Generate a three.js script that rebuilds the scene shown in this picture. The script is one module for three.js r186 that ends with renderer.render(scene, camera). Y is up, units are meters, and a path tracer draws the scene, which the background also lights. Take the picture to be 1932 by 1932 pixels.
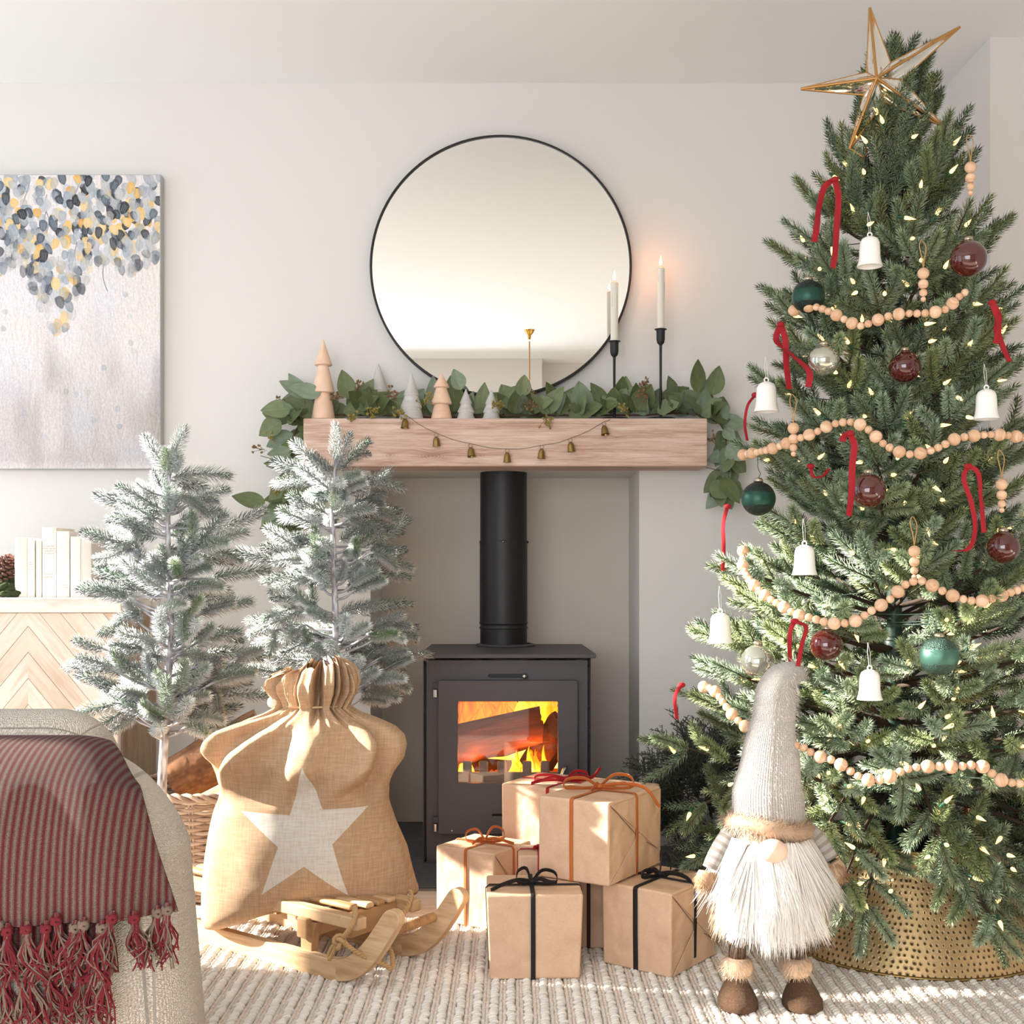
import * as THREE from 'three';
import { RectAreaLightUniformsLib } from 'three/addons/lights/RectAreaLightUniformsLib.js';
import { RoundedBoxGeometry } from 'three/addons/geometries/RoundedBoxGeometry.js';
import { mergeGeometries } from 'three/addons/utils/BufferGeometryUtils.js';

// ---------- camera, sky, sun, window light, exposure ----------
const scene = new THREE.Scene();
const FOC = 2279, CAMZ = 3.7, CAMY = 0.85;
const camera = new THREE.PerspectiveCamera(2 * Math.atan(966 / FOC) * 180 / Math.PI, 1, 0.05, 60);
camera.position.set(0, CAMY, CAMZ);
camera.lookAt(0, CAMY, 0);
camera.setViewOffset(1932, 1932, 0, -110, 1932, 1932);
scene.add(camera);
const renderer = new THREE.WebGLRenderer({ antialias: true });
renderer.toneMapping = THREE.LinearToneMapping;
renderer.toneMappingExposure = 0.385;
renderer.shadowMap.enabled = true;
RectAreaLightUniformsLib.init();
scene.background = new THREE.Color(0.72, 0.86, 1.0);
scene.backgroundIntensity = 2.5;
const sun = new THREE.DirectionalLight(0xfff8ee, 62);
sun.position.set(-6, 2.7, 0.1);
sun.target.position.set(0, 0.2, 1.0);
sun.castShadow = true;
sun.shadow.mapSize.set(2048, 2048);
Object.assign(sun.shadow.camera, { left: -4, right: 4, top: 3, bottom: -3, near: 0.5, far: 16 });
sun.shadow.radius = 2;
scene.add(sun, sun.target);
function windowLight(w, h, x, y, z, tx, ty, tz, color, power) {
  const l = new THREE.RectAreaLight(color, power, w, h);
  l.position.set(x, y, z); l.lookAt(tx, ty, tz); scene.add(l);
}
for (const [z0, z1, y0] of [[0.06, 0.92, 0.22], [0.94, 1.3, 1.12], [1.7, 2.7, 0.22]]) windowLight(z1 - z0, 2.2 - y0, -2.28, (2.2 + y0) / 2, (z0 + z1) / 2, 0, (2.2 + y0) / 2, (z0 + z1) / 2, 0xe8f0ff, 3.1);
windowLight(2.4, 1.65, -0.95, 1.05, 4.84, -0.95, 0.1, 0, 0xf3f5f8, 15.5);

// ---------- helpers ----------
const V = (x, y, z) => new THREE.Vector3(x, y, z);
function at(px, py, D) { return V((px - 966) * D / FOC, CAMY - (py - 1076) * D / FOC, CAMZ - D); }
function rng(seed) { let a = seed >>> 0; return () => { a = (a + 0x6D2B79F5) | 0; let t = Math.imul(a ^ (a >>> 15), 1 | a); t = (t + Math.imul(t ^ (t >>> 7), 61 | t)) ^ t; return ((t ^ (t >>> 14)) >>> 0) / 4294967296; }; }
const lerp = (a, b, t) => a + (b - a) * t, clamp = (x, a, b) => Math.min(b, Math.max(a, x));
const smooth = (a, b, x) => { const t = clamp((x - a) / (b - a), 0, 1); return t * t * (3 - 2 * t); };
function table(pts, x) { // piecewise linear look-up
  if (x <= pts[0][0]) return pts[0].slice(1);
  for (let i = 1; i < pts.length; i++) if (x <= pts[i][0]) { const t = (x - pts[i - 1][0]) / (pts[i][0] - pts[i - 1][0]); return pts[i].slice(1).map((v, k) => lerp(pts[i - 1][k + 1], v, t)); }
  return pts[pts.length - 1].slice(1);
}
function hash(x, y, s) { let h = (x * 374761393 + y * 668265263 + s * 2147483647) | 0; h = Math.imul(h ^ (h >>> 13), 1274126177); return ((h ^ (h >>> 16)) >>> 0) / 4294967296; }
function vn(x, y, px = 0, py = px, s = 0) { // value noise, tiles with px, py cells
  const xi = Math.floor(x), yi = Math.floor(y), fx = x - xi, fy = y - yi, u = fx * fx * (3 - 2 * fx), v = fy * fy * (3 - 2 * fy);
  const w = (a, p) => p ? ((a % p) + p) % p : a;
  const a = hash(w(xi, px), w(yi, py), s), b = hash(w(xi + 1, px), w(yi, py), s), c = hash(w(xi, px), w(yi + 1, py), s), d = hash(w(xi + 1, px), w(yi + 1, py), s);
  return lerp(lerp(a, b, u), lerp(c, d, u), v);
}
const names = {};
function numbered(n) { const k = names[n] = (names[n] ?? -1) + 1; return k ? n + '_' + String(k).padStart(3, '0') : n; }
function shade(o) { o.traverse(m => { if (m.isMesh) { m.castShadow = true; m.receiveShadow = true; } }); return o; }
function thing(name, label, category, pos, group) {
  const o = new THREE.Group(); o.name = numbered(name); o.userData = { label, category };
  if (group) o.userData.group = group;
  if (pos) o.position.copy(pos);
  scene.add(o); return o;
}
function part(name, geo, mat, parent, kind) {
  const m = new THREE.Mesh(geo, mat); m.name = name; m.castShadow = m.receiveShadow = true;
  if (kind) m.userData.kind = kind;
  parent.add(m); return m;
}
function single(name, label, category, geo, mat, group) {
  const m = new THREE.Mesh(geo, mat); m.name = numbered(name); m.castShadow = m.receiveShadow = true;
  m.userData = { label, category }; if (group) m.userData.group = group;
  scene.add(m); return m;
}
function struct(name, geo, mat, parent = scene) {
  const m = new THREE.Mesh(geo, mat); m.name = name; m.castShadow = m.receiveShadow = true;
  if (parent === scene) m.userData.kind = 'structure';
  parent.add(m); return m;
}
const mat = (color, roughness = 0.7, o = {}) => new THREE.MeshStandardMaterial({ color, roughness, ...o });
const phys = (color, roughness, o = {}) => new THREE.MeshPhysicalMaterial({ color, roughness, ...o });
function pixTex(w, h, fn, srgb = true, rx = 1, ry = 1) { // fn(x, y) in pixels -> [r, g, b] 0..255
  const d = new Uint8Array(w * h * 4);
  for (let y = 0, i = 0; y < h; y++) for (let x = 0; x < w; x++, i += 4) { const c = fn(x, y); d[i] = clamp(c[0], 0, 255); d[i + 1] = clamp(c[1], 0, 255); d[i + 2] = clamp(c[2], 0, 255); d[i + 3] = 255; }
  const t = new THREE.DataTexture(d, w, h); t.wrapS = t.wrapT = THREE.RepeatWrapping; t.magFilter = THREE.LinearFilter; t.minFilter = THREE.LinearFilter;
  if (srgb) t.colorSpace = THREE.SRGBColorSpace;
  t.repeat.set(rx, ry); t.needsUpdate = true; return t;
}
const grey = v => [v, v, v];
function move(g, x = 0, y = 0, z = 0) { return g.translate(x, y, z); }
function box(w, h, d, x = 0, y = 0, z = 0, r = 0.003, seg = 2) { return move(r ? new RoundedBoxGeometry(w, h, d, seg, Math.min(r, w / 2.01, h / 2.01, d / 2.01)) : new THREE.BoxGeometry(w, h, d), x, y, z); }
function span(x0, x1, y0, y1, z0, z1, r = 0) { return box(x1 - x0, y1 - y0, z1 - z0, (x0 + x1) / 2, (y0 + y1) / 2, (z0 + z1) / 2, r); }
function metreUV(g, long = 'x') { // uv in metres by the face's main direction, u along the grain
  const p = g.attributes.position, n = g.attributes.normal, uv = new Float32Array(p.count * 2);
  for (let i = 0; i < p.count; i++) {
    const c = { x: p.getX(i), y: p.getY(i), z: p.getZ(i) }, a = { x: Math.abs(n.getX(i)), y: Math.abs(n.getY(i)), z: Math.abs(n.getZ(i)) };
    const main = a.x > a.y && a.x > a.z ? 'x' : a.y > a.z ? 'y' : 'z';
    const rest = ['x', 'y', 'z'].filter(k => k !== main);
    let u = rest[0], v = rest[1]; if (v === long) [u, v] = [v, u];
    uv[2 * i] = c[u] + c[main] * 0.37; uv[2 * i + 1] = c[v] + c[main] * 0.71;
  }
  g.setAttribute('uv', new THREE.BufferAttribute(uv, 2)); return g;
}
function merge(list) { return mergeGeometries(list.map(g => { const k = g.index ? g.toNonIndexed() : g.clone(); for (const n of Object.keys(k.attributes)) if (!['position', 'normal', 'uv', 'color'].includes(n)) k.deleteAttribute(n); if (!k.attributes.uv) k.setAttribute('uv', new THREE.BufferAttribute(new Float32Array(k.attributes.position.count * 2), 2)); return k; })); }
class Geo { // collects faces into one BufferGeometry
  constructor() { this.p = []; this.c = []; this.u = []; this.i = []; }
  v(a, c, u = 0, w = 0) { this.p.push(a.x, a.y, a.z); if (c) this.c.push(c[0], c[1], c[2]); this.u.push(u, w); return this.p.length / 3 - 1; }
  t(a, b, c) { this.i.push(a, b, c); }
  q(a, b, c, d) { this.i.push(a, b, c, a, c, d); }
  build() {
    const g = new THREE.BufferGeometry();
    g.setAttribute('position', new THREE.Float32BufferAttribute(this.p, 3));
    if (this.c.length) g.setAttribute('color', new THREE.Float32BufferAttribute(this.c, 3));
    g.setAttribute('uv', new THREE.Float32BufferAttribute(this.u, 2));
    g.setIndex(this.i); g.computeVertexNormals(); return g;
  }
  tube(pts, r0, r1 = r0, sides = 6, color) { // tapered tube through points, closed ends
    const n = pts.length, T = V(0, 0, 0), N = V(0, 0, 0), B = V(0, 0, 0), rows = []; let len = 0;
    for (let k = 0; k < n; k++) {
      T.subVectors(pts[Math.min(k + 1, n - 1)], pts[Math.max(k - 1, 0)]).normalize();
      if (k === 0) { N.set(0, 1, 0); if (Math.abs(T.y) > 0.9) N.set(1, 0, 0); }
      N.addScaledVector(T, -N.dot(T)).normalize(); B.crossVectors(T, N);
      if (k) len += pts[k].distanceTo(pts[k - 1]);
      const r = typeof r0 === 'function' ? r0(k / (n - 1)) : lerp(r0, r1, k / (n - 1)), row = [];
      for (let s = 0; s <= sides; s++) { const a = s / sides * Math.PI * 2; row.push(this.v(pts[k].clone().addScaledVector(N, Math.cos(a) * r).addScaledVector(B, Math.sin(a) * r), color, s / sides, len)); }
      rows.push(row);
    }
    for (let k = 1; k < n; k++) for (let s = 0; s < sides; s++) this.q(rows[k - 1][s], rows[k - 1][s + 1], rows[k][s + 1], rows[k][s]);
    for (const k of [0, n - 1]) { const c = this.v(pts[k], color, 0.5, k ? len : 0); for (let s = 0; s < sides; s++) k ? this.t(c, rows[k][s], rows[k][s + 1]) : this.t(c, rows[k][s + 1], rows[k][s]); }
    return this;
  }
  rings(rows, uvf) { // rows of equal length, each a closed loop (first point repeated); uvf(row, col, point)
    const id = rows.map((r, k) => r.map((p, s) => { const [a, b] = uvf ? uvf(k, s, p) : [s / (r.length - 1), k / (rows.length - 1)]; return this.v(p, null, a, b); }));
    for (let k = 1; k < rows.length; k++) for (let s = 0; s < rows[k].length - 1; s++) this.q(id[k - 1][s], id[k - 1][s + 1], id[k][s + 1], id[k][s]);
    return this;
  }
  strip(pts, sides, width, thick = 0.0008) { // flat ribbon through pts; sides = unit vectors across it
    const n = pts.length, rows = [], T = V(0, 0, 0), N = V(0, 0, 0);
    for (let k = 0; k < n; k++) {
      T.subVectors(pts[Math.min(k + 1, n - 1)], pts[Math.max(k - 1, 0)]).normalize();
      const S = (Array.isArray(sides) ? sides[k] : sides).clone(); S.addScaledVector(T, -S.dot(T)).normalize(); N.crossVectors(T, S);
      const w = (typeof width === 'function' ? width(k / (n - 1)) : width) / 2;
      rows.push([[w, thick], [-w, thick], [-w, -thick], [w, -thick]].map(([a, b]) => this.v(pts[k].clone().addScaledVector(S, a).addScaledVector(N, b), null, a, k)));
    }
    for (let k = 1; k < n; k++) for (let s = 0; s < 4; s++) this.q(rows[k - 1][s], rows[k - 1][(s + 1) % 4], rows[k][(s + 1) % 4], rows[k][s]);
    this.q(rows[0][3], rows[0][2], rows[0][1], rows[0][0]); this.q(...rows[n - 1]);
    return this;
  }
}
function curve(pts, n) { return new THREE.CatmullRomCurve3(pts, false, 'centripetal').getSpacedPoints(n); }
function lathe(profile, seg = 28, x = 0, y = 0, z = 0) { return move(new THREE.LatheGeometry(profile.map(([r, h]) => new THREE.Vector2(Math.max(r, 0.00001), h)), seg), x, y, z); }
function aim(o, pos, dir, up = V(0, 1, 0)) { // local +Y along dir, local +Z towards up
  const y = dir.clone().normalize(), x = new THREE.Vector3().crossVectors(y, up);
  if (x.lengthSq() < 1e-5) x.set(1, 0, 0); x.normalize();
  const z = new THREE.Vector3().crossVectors(x, y);
  o.quaternion.setFromRotationMatrix(new THREE.Matrix4().makeBasis(x, y, z)); o.position.copy(pos); return o;
}
function copyOf(o, label) { const c = o.clone(); c.name = numbered(o.name); if (label) c.userData = { ...o.userData, label }; scene.add(c); return c; }
function woodTex(base, dark, light, seed, w = 1024, h = 256, knots = []) { // 1 m x 0.25 m of long grain
  return pixTex(w, h, (x, y) => {
    let yy = y, kn = 0;
    for (const [kx, ky, kr] of knots) { const dx = (x - kx) / 2.2, dy = y - ky, d = Math.hypot(dx, dy); yy += dy / (d + 1) * kr * 0.9 * Math.exp(-d / kr); kn = Math.max(kn, Math.exp(-(d * d) / (kr * kr * 0.35)) * (0.6 + 0.4 * Math.sin(d * 0.9))); }
    const g = vn(x / 90, yy / 5, 0, 0, seed) * 0.5 + vn(x / 30, yy / 2.2, 0, 0, seed + 1) * 0.3 + vn(x / 220, yy / 22, 0, 0, seed + 2) * 0.7 - 0.25;
    const f = vn(x / 14, y / 1.3, 0, 0, seed + 3) * 0.16 - 0.08, t = clamp(g + f, 0, 1);
    return [0, 1, 2].map(k => lerp(lerp(light[k], base[k], Math.min(1, t * 2)), dark[k], clamp(t * 2 - 1, 0, 1) * 0.8 + kn * 0.75));
  });
}

// ---------- the room ----------
const wallPaint = mat(0xdfdcd8, 0.92), ceilPaint = mat(0xf0f1f0, 0.95), whitePaint = mat(0xeeeeec, 0.6);
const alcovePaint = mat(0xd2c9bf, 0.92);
const CEIL = 2.342, AX0 = -0.4335, AX1 = 0.3897, AZ = -0.33, ATOP = 1.157;
const floorTex = woodTex([206, 192, 176], [176, 156, 136], [222, 210, 196], 11);
struct('floor', metreUV(span(-2.45, 2.35, -0.12, 0, -0.6, 5.3)), mat(0xffffff, 0.6, { map: floorTex }));
struct('ceiling', span(-2.45, 2.35, CEIL, CEIL + 0.12, -0.6, 5.3), ceilPaint);
{
  const g = [span(-2.45, AX0, 0, CEIL, -0.6, 0), span(AX1, 2.35, 0, CEIL, -0.6, 0), span(AX0, AX1, ATOP, CEIL, -0.6, 0), span(AX0, AX1, 0, ATOP, -0.6, AZ - 0.02)];
  struct('wall_back', merge(g), wallPaint);
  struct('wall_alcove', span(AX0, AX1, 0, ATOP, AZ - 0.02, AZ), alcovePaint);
  struct('wall_right_front', span(1.338, 2.35, 0, CEIL, 0, 0.32), wallPaint);
  struct('wall_right', span(2.23, 2.35, 0, CEIL, 0, 5.3), wallPaint);
  // left wall with its window opening
  const L0 = -2.42, L1 = -2.3, ya = 0.2, yb = 2.22, panes = [[0.06, 0.92, ya], [0.94, 1.3, 1.12], [1.7, 2.7, ya]];
  struct('wall_left', merge([...[[-0.6, 0.06], [0.92, 0.94], [1.3, 1.7], [2.7, 5.3]].map(([a, b]) => span(L0, L1, 0, CEIL, a, b)), span(L0, L1, 0, ya, 0.06, 2.7), span(L0, L1, ya, 1.12, 0.94, 1.3), span(L0, L1, yb, CEIL, 0.06, 2.7)]), wallPaint);
  panes.forEach(([za, zb, ys], k) => {
    const fr = new THREE.Group(); fr.name = 'window_' + (k + 1); fr.userData.kind = 'structure'; scene.add(fr);
    struct('window_frame', merge([span(-2.4, -2.34, ys, yb, za, za + 0.03), span(-2.4, -2.34, ys, yb, zb - 0.03, zb), span(-2.4, -2.34, ys, ys + 0.03, za, zb), span(-2.4, -2.34, yb - 0.03, yb, za, zb)]), whitePaint, fr);
  });
  // wall behind the camera, with a window, set back on its right
  const R0 = 4.87, R1 = 5.3, xa = -2.15, xb = 0.25 - 0.05, rya = 0.22, ryb = 1.9;
  struct('wall_rear', merge([span(-2.45, xa, 0, CEIL, R0, R1), span(xb, 0.212, 0, CEIL, R0, R1), span(xa, xb, 0, rya, R0, R1), span(xa, xb, ryb, CEIL, R0, R1), span(0.212, 2.35, 0, CEIL, 5.06, R1)]), wallPaint);
  const f2 = new THREE.Group(); f2.name = 'window_4'; f2.userData.kind = 'structure'; scene.add(f2);
  struct('window_frame', merge([span(xa, xb, rya, rya + 0.05, 4.95, 5), span(xa, xb, ryb - 0.05, ryb, 4.95, 5), span(xa, xa + 0.05, rya, ryb, 4.95, 5), span(xb - 0.05, xb, rya, ryb, 4.95, 5)]), whitePaint, f2);
}
// slate hearth, tile by tile
{
  const h = new THREE.Group(); h.name = 'hearth_floor'; h.userData = { kind: 'structure' }; scene.add(h);
  const tm = [0, 1, 2].map(k => mat([0x55575b, 0x4b4e53, 0x5f6165][k], 0.55, { bumpMap: pixTex(128, 128, (x, y) => grey(vn(x / 16, y / 16, 8, 8, k) * 150 + vn(x / 4, y / 4, 32, 32, k + 5) * 100), false, 1, 1), bumpScale: 0.002 }));
  struct('mortar_bed', span(-0.78, 0.84, 0, 0.006, AZ, 0.5), mat(0x6a6866, 0.9), h);
  for (let i = 0; i < 5; i++) for (let j = 0; j < 3; j++) {
    const x0 = -0.78 + i * 0.324, z0 = AZ + j * 0.277;
    if (z0 < -0.01 && (x0 + 0.3 < AX0 || x0 > AX1)) continue;
    const a = Math.max(x0, z0 < -0.03 ? AX0 : -9), b = Math.min(x0 + 0.319, z0 < -0.03 ? AX1 : 9);
    struct('slate_tile', span(a, b, 0.005, 0.0115, z0, z0 + 0.272, 0.002), tm[(i * 2 + j) % 3], h);
  }
}
// chunky woven rug: ivory cords between pairs of fine beige ones, all loops
{
  const rug = thing('rug', 'chunky woven cream and beige wool rug under the presents and sled', 'rug');
  part('backing', span(-1.15, 1.42, 0.0006, 0.006, 0.79, 2.1, 0.002), mat(0xcdbfae, 0.95), rug);
  const g = new THREE.IcosahedronGeometry(1, 1), r = rng(5), list = [], col = new THREE.Color(), m4 = new THREE.Matrix4(), q = new THREE.Quaternion(), e = new THREE.Euler();
  for (let x = -1.14, row = 0; x < 1.42; x += 0.0325, row++) {
    for (let z = 0.795; z < 1.62; z += 0.0118 * (0.88 + r() * 0.24)) list.push([x + (r() - 0.5) * 0.004, 0.0085 + r() * 0.002, z, 0.0093 + r() * 0.0022, 0.0068 + r() * 0.0014, 0.0056 + r() * 0.0008, 0]);
    for (const o of [0.0142, 0.0212]) for (let z = 0.795; z < 1.62; z += 0.0088 * (0.9 + r() * 0.2)) list.push([x + o + (r() - 0.5) * 0.0015, 0.007 + r() * 0.0012, z, 0.0047 + r() * 0.0006, 0.0066, 0.0041, 1]);
  }
  const im = new THREE.InstancedMesh(g, mat(0xffffff, 0.95), list.length);
  list.forEach(([x, y, z, a, b, c, k], i) => {
    q.setFromEuler(e.set((r() - 0.5) * 0.5, (k ? 0.55 : 0.5) + (r() - 0.5) * 0.4, (r() - 0.5) * 0.4));
    im.setMatrixAt(i, m4.compose(V(x, y, z), q, V(a, b, c)));
    const s = 0.9 + r() * 0.14; im.setColorAt(i, k ? col.setRGB(0.70 * s, 0.61 * s, 0.53 * s) : col.setRGB(0.80 * s, 0.76 * s, 0.70 * s));
  });
  im.name = 'wool_loops'; im.userData.kind = 'stuff'; im.castShadow = im.receiveShadow = true; rug.add(im);
}

// ---------- mantel, stove, fire ----------
const beamTex = woodTex([208, 176, 158], [170, 132, 114], [226, 202, 188], 21, 2048, 256, [[662, 58, 40], [470, 62, 22], [880, 60, 14], [1500, 150, 12]]);
{
  const g = metreUV(span(-0.6128, 0.5735, 1.155, 1.2964, 0.0005, 0.155, 0.004));
  const uv = g.attributes.uv; for (let i = 0; i < uv.count; i++) uv.setXY(i, (uv.getX(i) - 0.057) / 1.32 + 0.5, (uv.getY(i) - 0.11 - 1.15) / 0.152);
  single('mantel_beam', 'chunky whitewashed oak mantel beam with a cracked knot above the stove', 'mantel', g, mat(0xffffff, 0.75, { map: beamTex, bumpMap: beamTex, bumpScale: 0.0008 }));
}
const stoveGrey = mat(0x4a474b, 0.55, { bumpMap: pixTex(256, 256, (x, y) => grey(vn(x / 2, y / 2, 128, 128, 3) * 255), false, 3, 3), bumpScale: 0.00025 });
const ironBlack = mat(0x121112, 0.5), chrome = mat(0xc9c6c2, 0.22, { metalness: 1 });
{
  const s = thing('wood_burning_stove', 'dark grey wood burning stove with a lit window under the mantel', 'stove', V(-0.0144, 0.012, 0));
  const HW = 0.24, TOP = 0.5885, ZF = 0.245, ZB = -0.17, oy0 = 0.175, oy1 = 0.50, ox = 0.155;
  part('body', merge([box(0.012, TOP, ZF - ZB, -HW + 0.006, TOP / 2, (ZF + ZB) / 2, 0.002), box(0.012, TOP, ZF - ZB, HW - 0.006, TOP / 2, (ZF + ZB) / 2, 0.002), box(2 * HW, TOP, 0.012, 0, TOP / 2, ZB + 0.006, 0.002),
    box(2 * HW, 0.012, ZF - ZB, 0, 0.006, (ZF + ZB) / 2, 0.002), box(2 * HW, 0.01, ZF - ZB, 0, TOP - 0.005, (ZF + ZB) / 2, 0.002)]), stoveGrey, s);
  const rr = (x0, x1, y0, y1, r, P) => { P.moveTo(x0 + r, y0); P.lineTo(x1 - r, y0); P.quadraticCurveTo(x1, y0, x1, y0 + r); P.lineTo(x1, y1 - r); P.quadraticCurveTo(x1, y1, x1 - r, y1); P.lineTo(x0 + r, y1); P.quadraticCurveTo(x0, y1, x0, y1 - r); P.lineTo(x0, y0 + r); P.quadraticCurveTo(x0, y0, x0 + r, y0); return P; };
  const fs = rr(-HW + 0.001, HW - 0.001, 0, TOP, 0.002, new THREE.Shape());
  fs.holes.push(rr(-0.155, 0.16, 0.2, 0.495, 0.006, new THREE.Path()), rr(-0.054, 0.056, 0.5305, 0.5415, 0.0053, new THREE.Path()));
  part('front_plate', new THREE.ExtrudeGeometry(fs, { depth: 0.01, bevelEnabled: true, bevelSize: 0.001, bevelThickness: 0.001, bevelSegments: 1 }).translate(0, 0, ZF - 0.011), stoveGrey, s);
  part('air_slot', box(0.12, 0.02, 0.003, 0.001, 0.536, ZF - 0.014, 0), ironBlack, s);
  part('top_plate', new THREE.ExtrudeGeometry(new THREE.Shape([[-0.246, 0.275], [-0.25, 0.262], [-0.243, -0.19], [0.238, -0.19], [0.252, 0.262], [0.25, 0.275]].map(a => new THREE.Vector2(a[0], -a[1]))), { depth: 0.008, bevelEnabled: true, bevelSize: 0.002, bevelThickness: 0.002, bevelSegments: 2 }).rotateX(-Math.PI / 2).translate(0, TOP + 0.002, 0), stoveGrey, s);
  part('collar', lathe([[0.076, 0], [0.092, 0], [0.095, 0.003], [0.092, 0.006], [0.08, 0.008]], 48, -0.006, TOP + 0.012, -0.1), stoveGrey, s);
  const knob = part('air_knob', move(new THREE.SphereGeometry(0.0075, 16, 12), 0.05, 0.536, ZF + 0.014), chrome, s);
  part('stem', new THREE.CylinderGeometry(0.003, 0.003, 0.02, 8).rotateX(Math.PI / 2).translate(0.05, 0.536, ZF + 0.004), chrome, knob);
  // door with its window
  const d = new THREE.Group(); d.name = 'door'; s.add(d);
  const sh = rr(-0.1935, 0.1995, 0.089, 0.523, 0.006, new THREE.Shape());
  sh.holes.push(rr(-0.1415, 0.147, 0.2305, 0.467, 0.008, new THREE.Path()), rr(-0.044, 0.046, 0.1375, 0.147, 0.0045, new THREE.Path()));
  part('door_panel', new THREE.ExtrudeGeometry(sh, { depth: 0.018, bevelEnabled: true, bevelSize: 0.002, bevelThickness: 0.002, bevelSegments: 2, curveSegments: 8 }).translate(0, 0, ZF + 0.0025), stoveGrey, d);
  part('door_backing', box(0.1, 0.02, 0.002, 0.001, 0.142, ZF + 0.003, 0), ironBlack, d);
  part('glass_pane', box(0.3, 0.246, 0.004, 0.003, 0.349, ZF + 0.01, 0), phys(0xffffff, 0.03, { transmission: 1, thickness: 0, ior: 1.5 }), d);
  part('emblem', new THREE.CylinderGeometry(0.003, 0.003, 0.001, 3).rotateX(Math.PI / 2).translate(-0.156, 0.098, ZF + 0.0228), mat(0xd8d6d2, 0.6), d);
  for (const y of [0.5, 0.118]) for (const k of [0, 1]) part(k ? 'hinge_pin' : 'hinge_bracket', k ? move(new THREE.CylinderGeometry(0.0082, 0.0082, 0.021, 16), -0.203, y - 0.012, ZF + 0.014) : box(0.02, 0.018, 0.016, -0.202, y + 0.008, ZF + 0.009, 0.003), k ? chrome : stoveGrey, d);
  part('door_handle', new Geo().tube(curve([V(0.152, 0.232, ZF + 0.06), V(0.156, 0.262, ZF + 0.057), V(0.163, 0.278, ZF + 0.045), V(0.166, 0.282, ZF + 0.02)], 14), 0.0058, 0.0055, 10).build(), chrome, d);
  // firebox
  const brick = mat(0x6b5a48, 0.9, { bumpMap: pixTex(128, 128, (x, y) => grey(vn(x / 6, y / 6, 21, 21, 9) * 255), false), bumpScale: 0.003 });
  part('fire_lining', merge([box(0.43, 0.34, 0.02, 0, 0.35, ZB + 0.03, 0.003), box(0.02, 0.34, 0.36, -0.205, 0.35, 0.03, 0.003), box(0.02, 0.34, 0.36, 0.205, 0.35, 0.03, 0.003), box(0.43, 0.02, 0.38, 0, 0.17, 0.035, 0.003), box(0.43, 0.02, 0.36, 0, 0.53, 0.03, 0.003)]), brick, s);
  const guard = part('log_guard', box(0.31, 0.056, 0.012, 0, 0.226, ZF - 0.045, 0.003), mat(0x6f6a64, 0.7), s);
  for (const x of [-0.115, -0.068, -0.015, 0.058, 0.11]) part('prong', box(0.026, 0.036, 0.012, x, 0.268, ZF - 0.045, 0.005), mat(0x6f6a64, 0.7), guard);
  part('ember_bed', (() => { const r = rng(4), l = []; for (let k = 0; k < 60; k++) { const g = new THREE.IcosahedronGeometry(0.014 + r() * 0.012, 0); g.rotateX(r() * 6).rotateY(r() * 6); move(g, (r() - 0.5) * 0.3, 0.19 + r() * 0.03, (r() - 0.5) * 0.2 + 0.06); l.push(g); } return merge(l); })(), mat(0x2a1409, 0.9, { emissive: 0xff5a10, emissiveIntensity: 1.6 }), s, 'stuff');
  // flue pipe
  const f = thing('flue_pipe', 'round matt black flue pipe rising from the stove into the chimney', 'flue');
  const fx = -0.0265, fz = -0.1;
  part('lower_pipe', lathe([[0.0738, 0.6085], [0.0738, 0.666], [0.0765, 0.668], [0.0765, 0.672], [0.0738, 0.674], [0.0738, 0.681], [0.0765, 0.683], [0.0765, 0.687], [0.075, 0.689], [0.075, 0.934]], 48, fx, 0, fz), ironBlack, f);
  part('upper_pipe', lathe([[0.0762, 0.934], [0.0762, 0.9425], [0.0735, 0.944], [0.0735, 1.1565]], 48, fx, 0, fz), ironBlack, f);
  for (const [x, y] of [[0.0, 0.938], [0.0745, 0.938]]) part('screw', move(new THREE.SphereGeometry(0.0042, 10, 8), fx + x, y, fz + (x ? 0.018 : 0.0765)), x ? ironBlack : mat(0x8a8480, 0.4, { metalness: 1 }), f);
}
const barkTex = pixTex(256, 256, (x, y) => { const t = vn(x / 10, y / 26, 26, 10, 2) * 0.6 + vn(x / 3, y / 9, 85, 28, 3) * 0.4; return [lerp(70, 150, t), lerp(40, 92, t), lerp(22, 52, t)]; });
const splitTex = woodTex([176, 112, 66], [112, 62, 32], [206, 150, 98], 31, 512, 256);
function logGeo(len, r, seed, split) { // along x; split: a wedge with two flat cut faces
  const q = rng(seed), rows = [], n = 22, m = 16;
  for (let k = 0; k <= m; k++) {
    const row = [], x = (k / m - 0.5) * len;
    for (let s = 0; s <= n; s++) {
      const a = (s % n) / n * Math.PI * 2; let rad = r * (0.9 + 0.2 * vn((s % n) * 0.9, k * 0.35, n, 0, seed));
      if (split) { const c1 = Math.cos(a - split), c2 = Math.cos(a - split - 1.75); if (c1 > 0.3) rad = Math.min(rad, r * 0.34 / c1); if (c2 > 0.3) rad = Math.min(rad, r * 0.4 / c2); }
      row.push(V(x + (k === 0 || k === m ? (vn(s, 3, n, 0, seed + 4) - 0.5) * 0.012 : 0), Math.sin(a) * rad, Math.cos(a) * rad));
    }
    rows.push(row);
  }
  const g = new Geo(); g.rings(rows, (k, s) => [k / m * len * 2, s / n]);
  return g.build();
}
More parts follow.
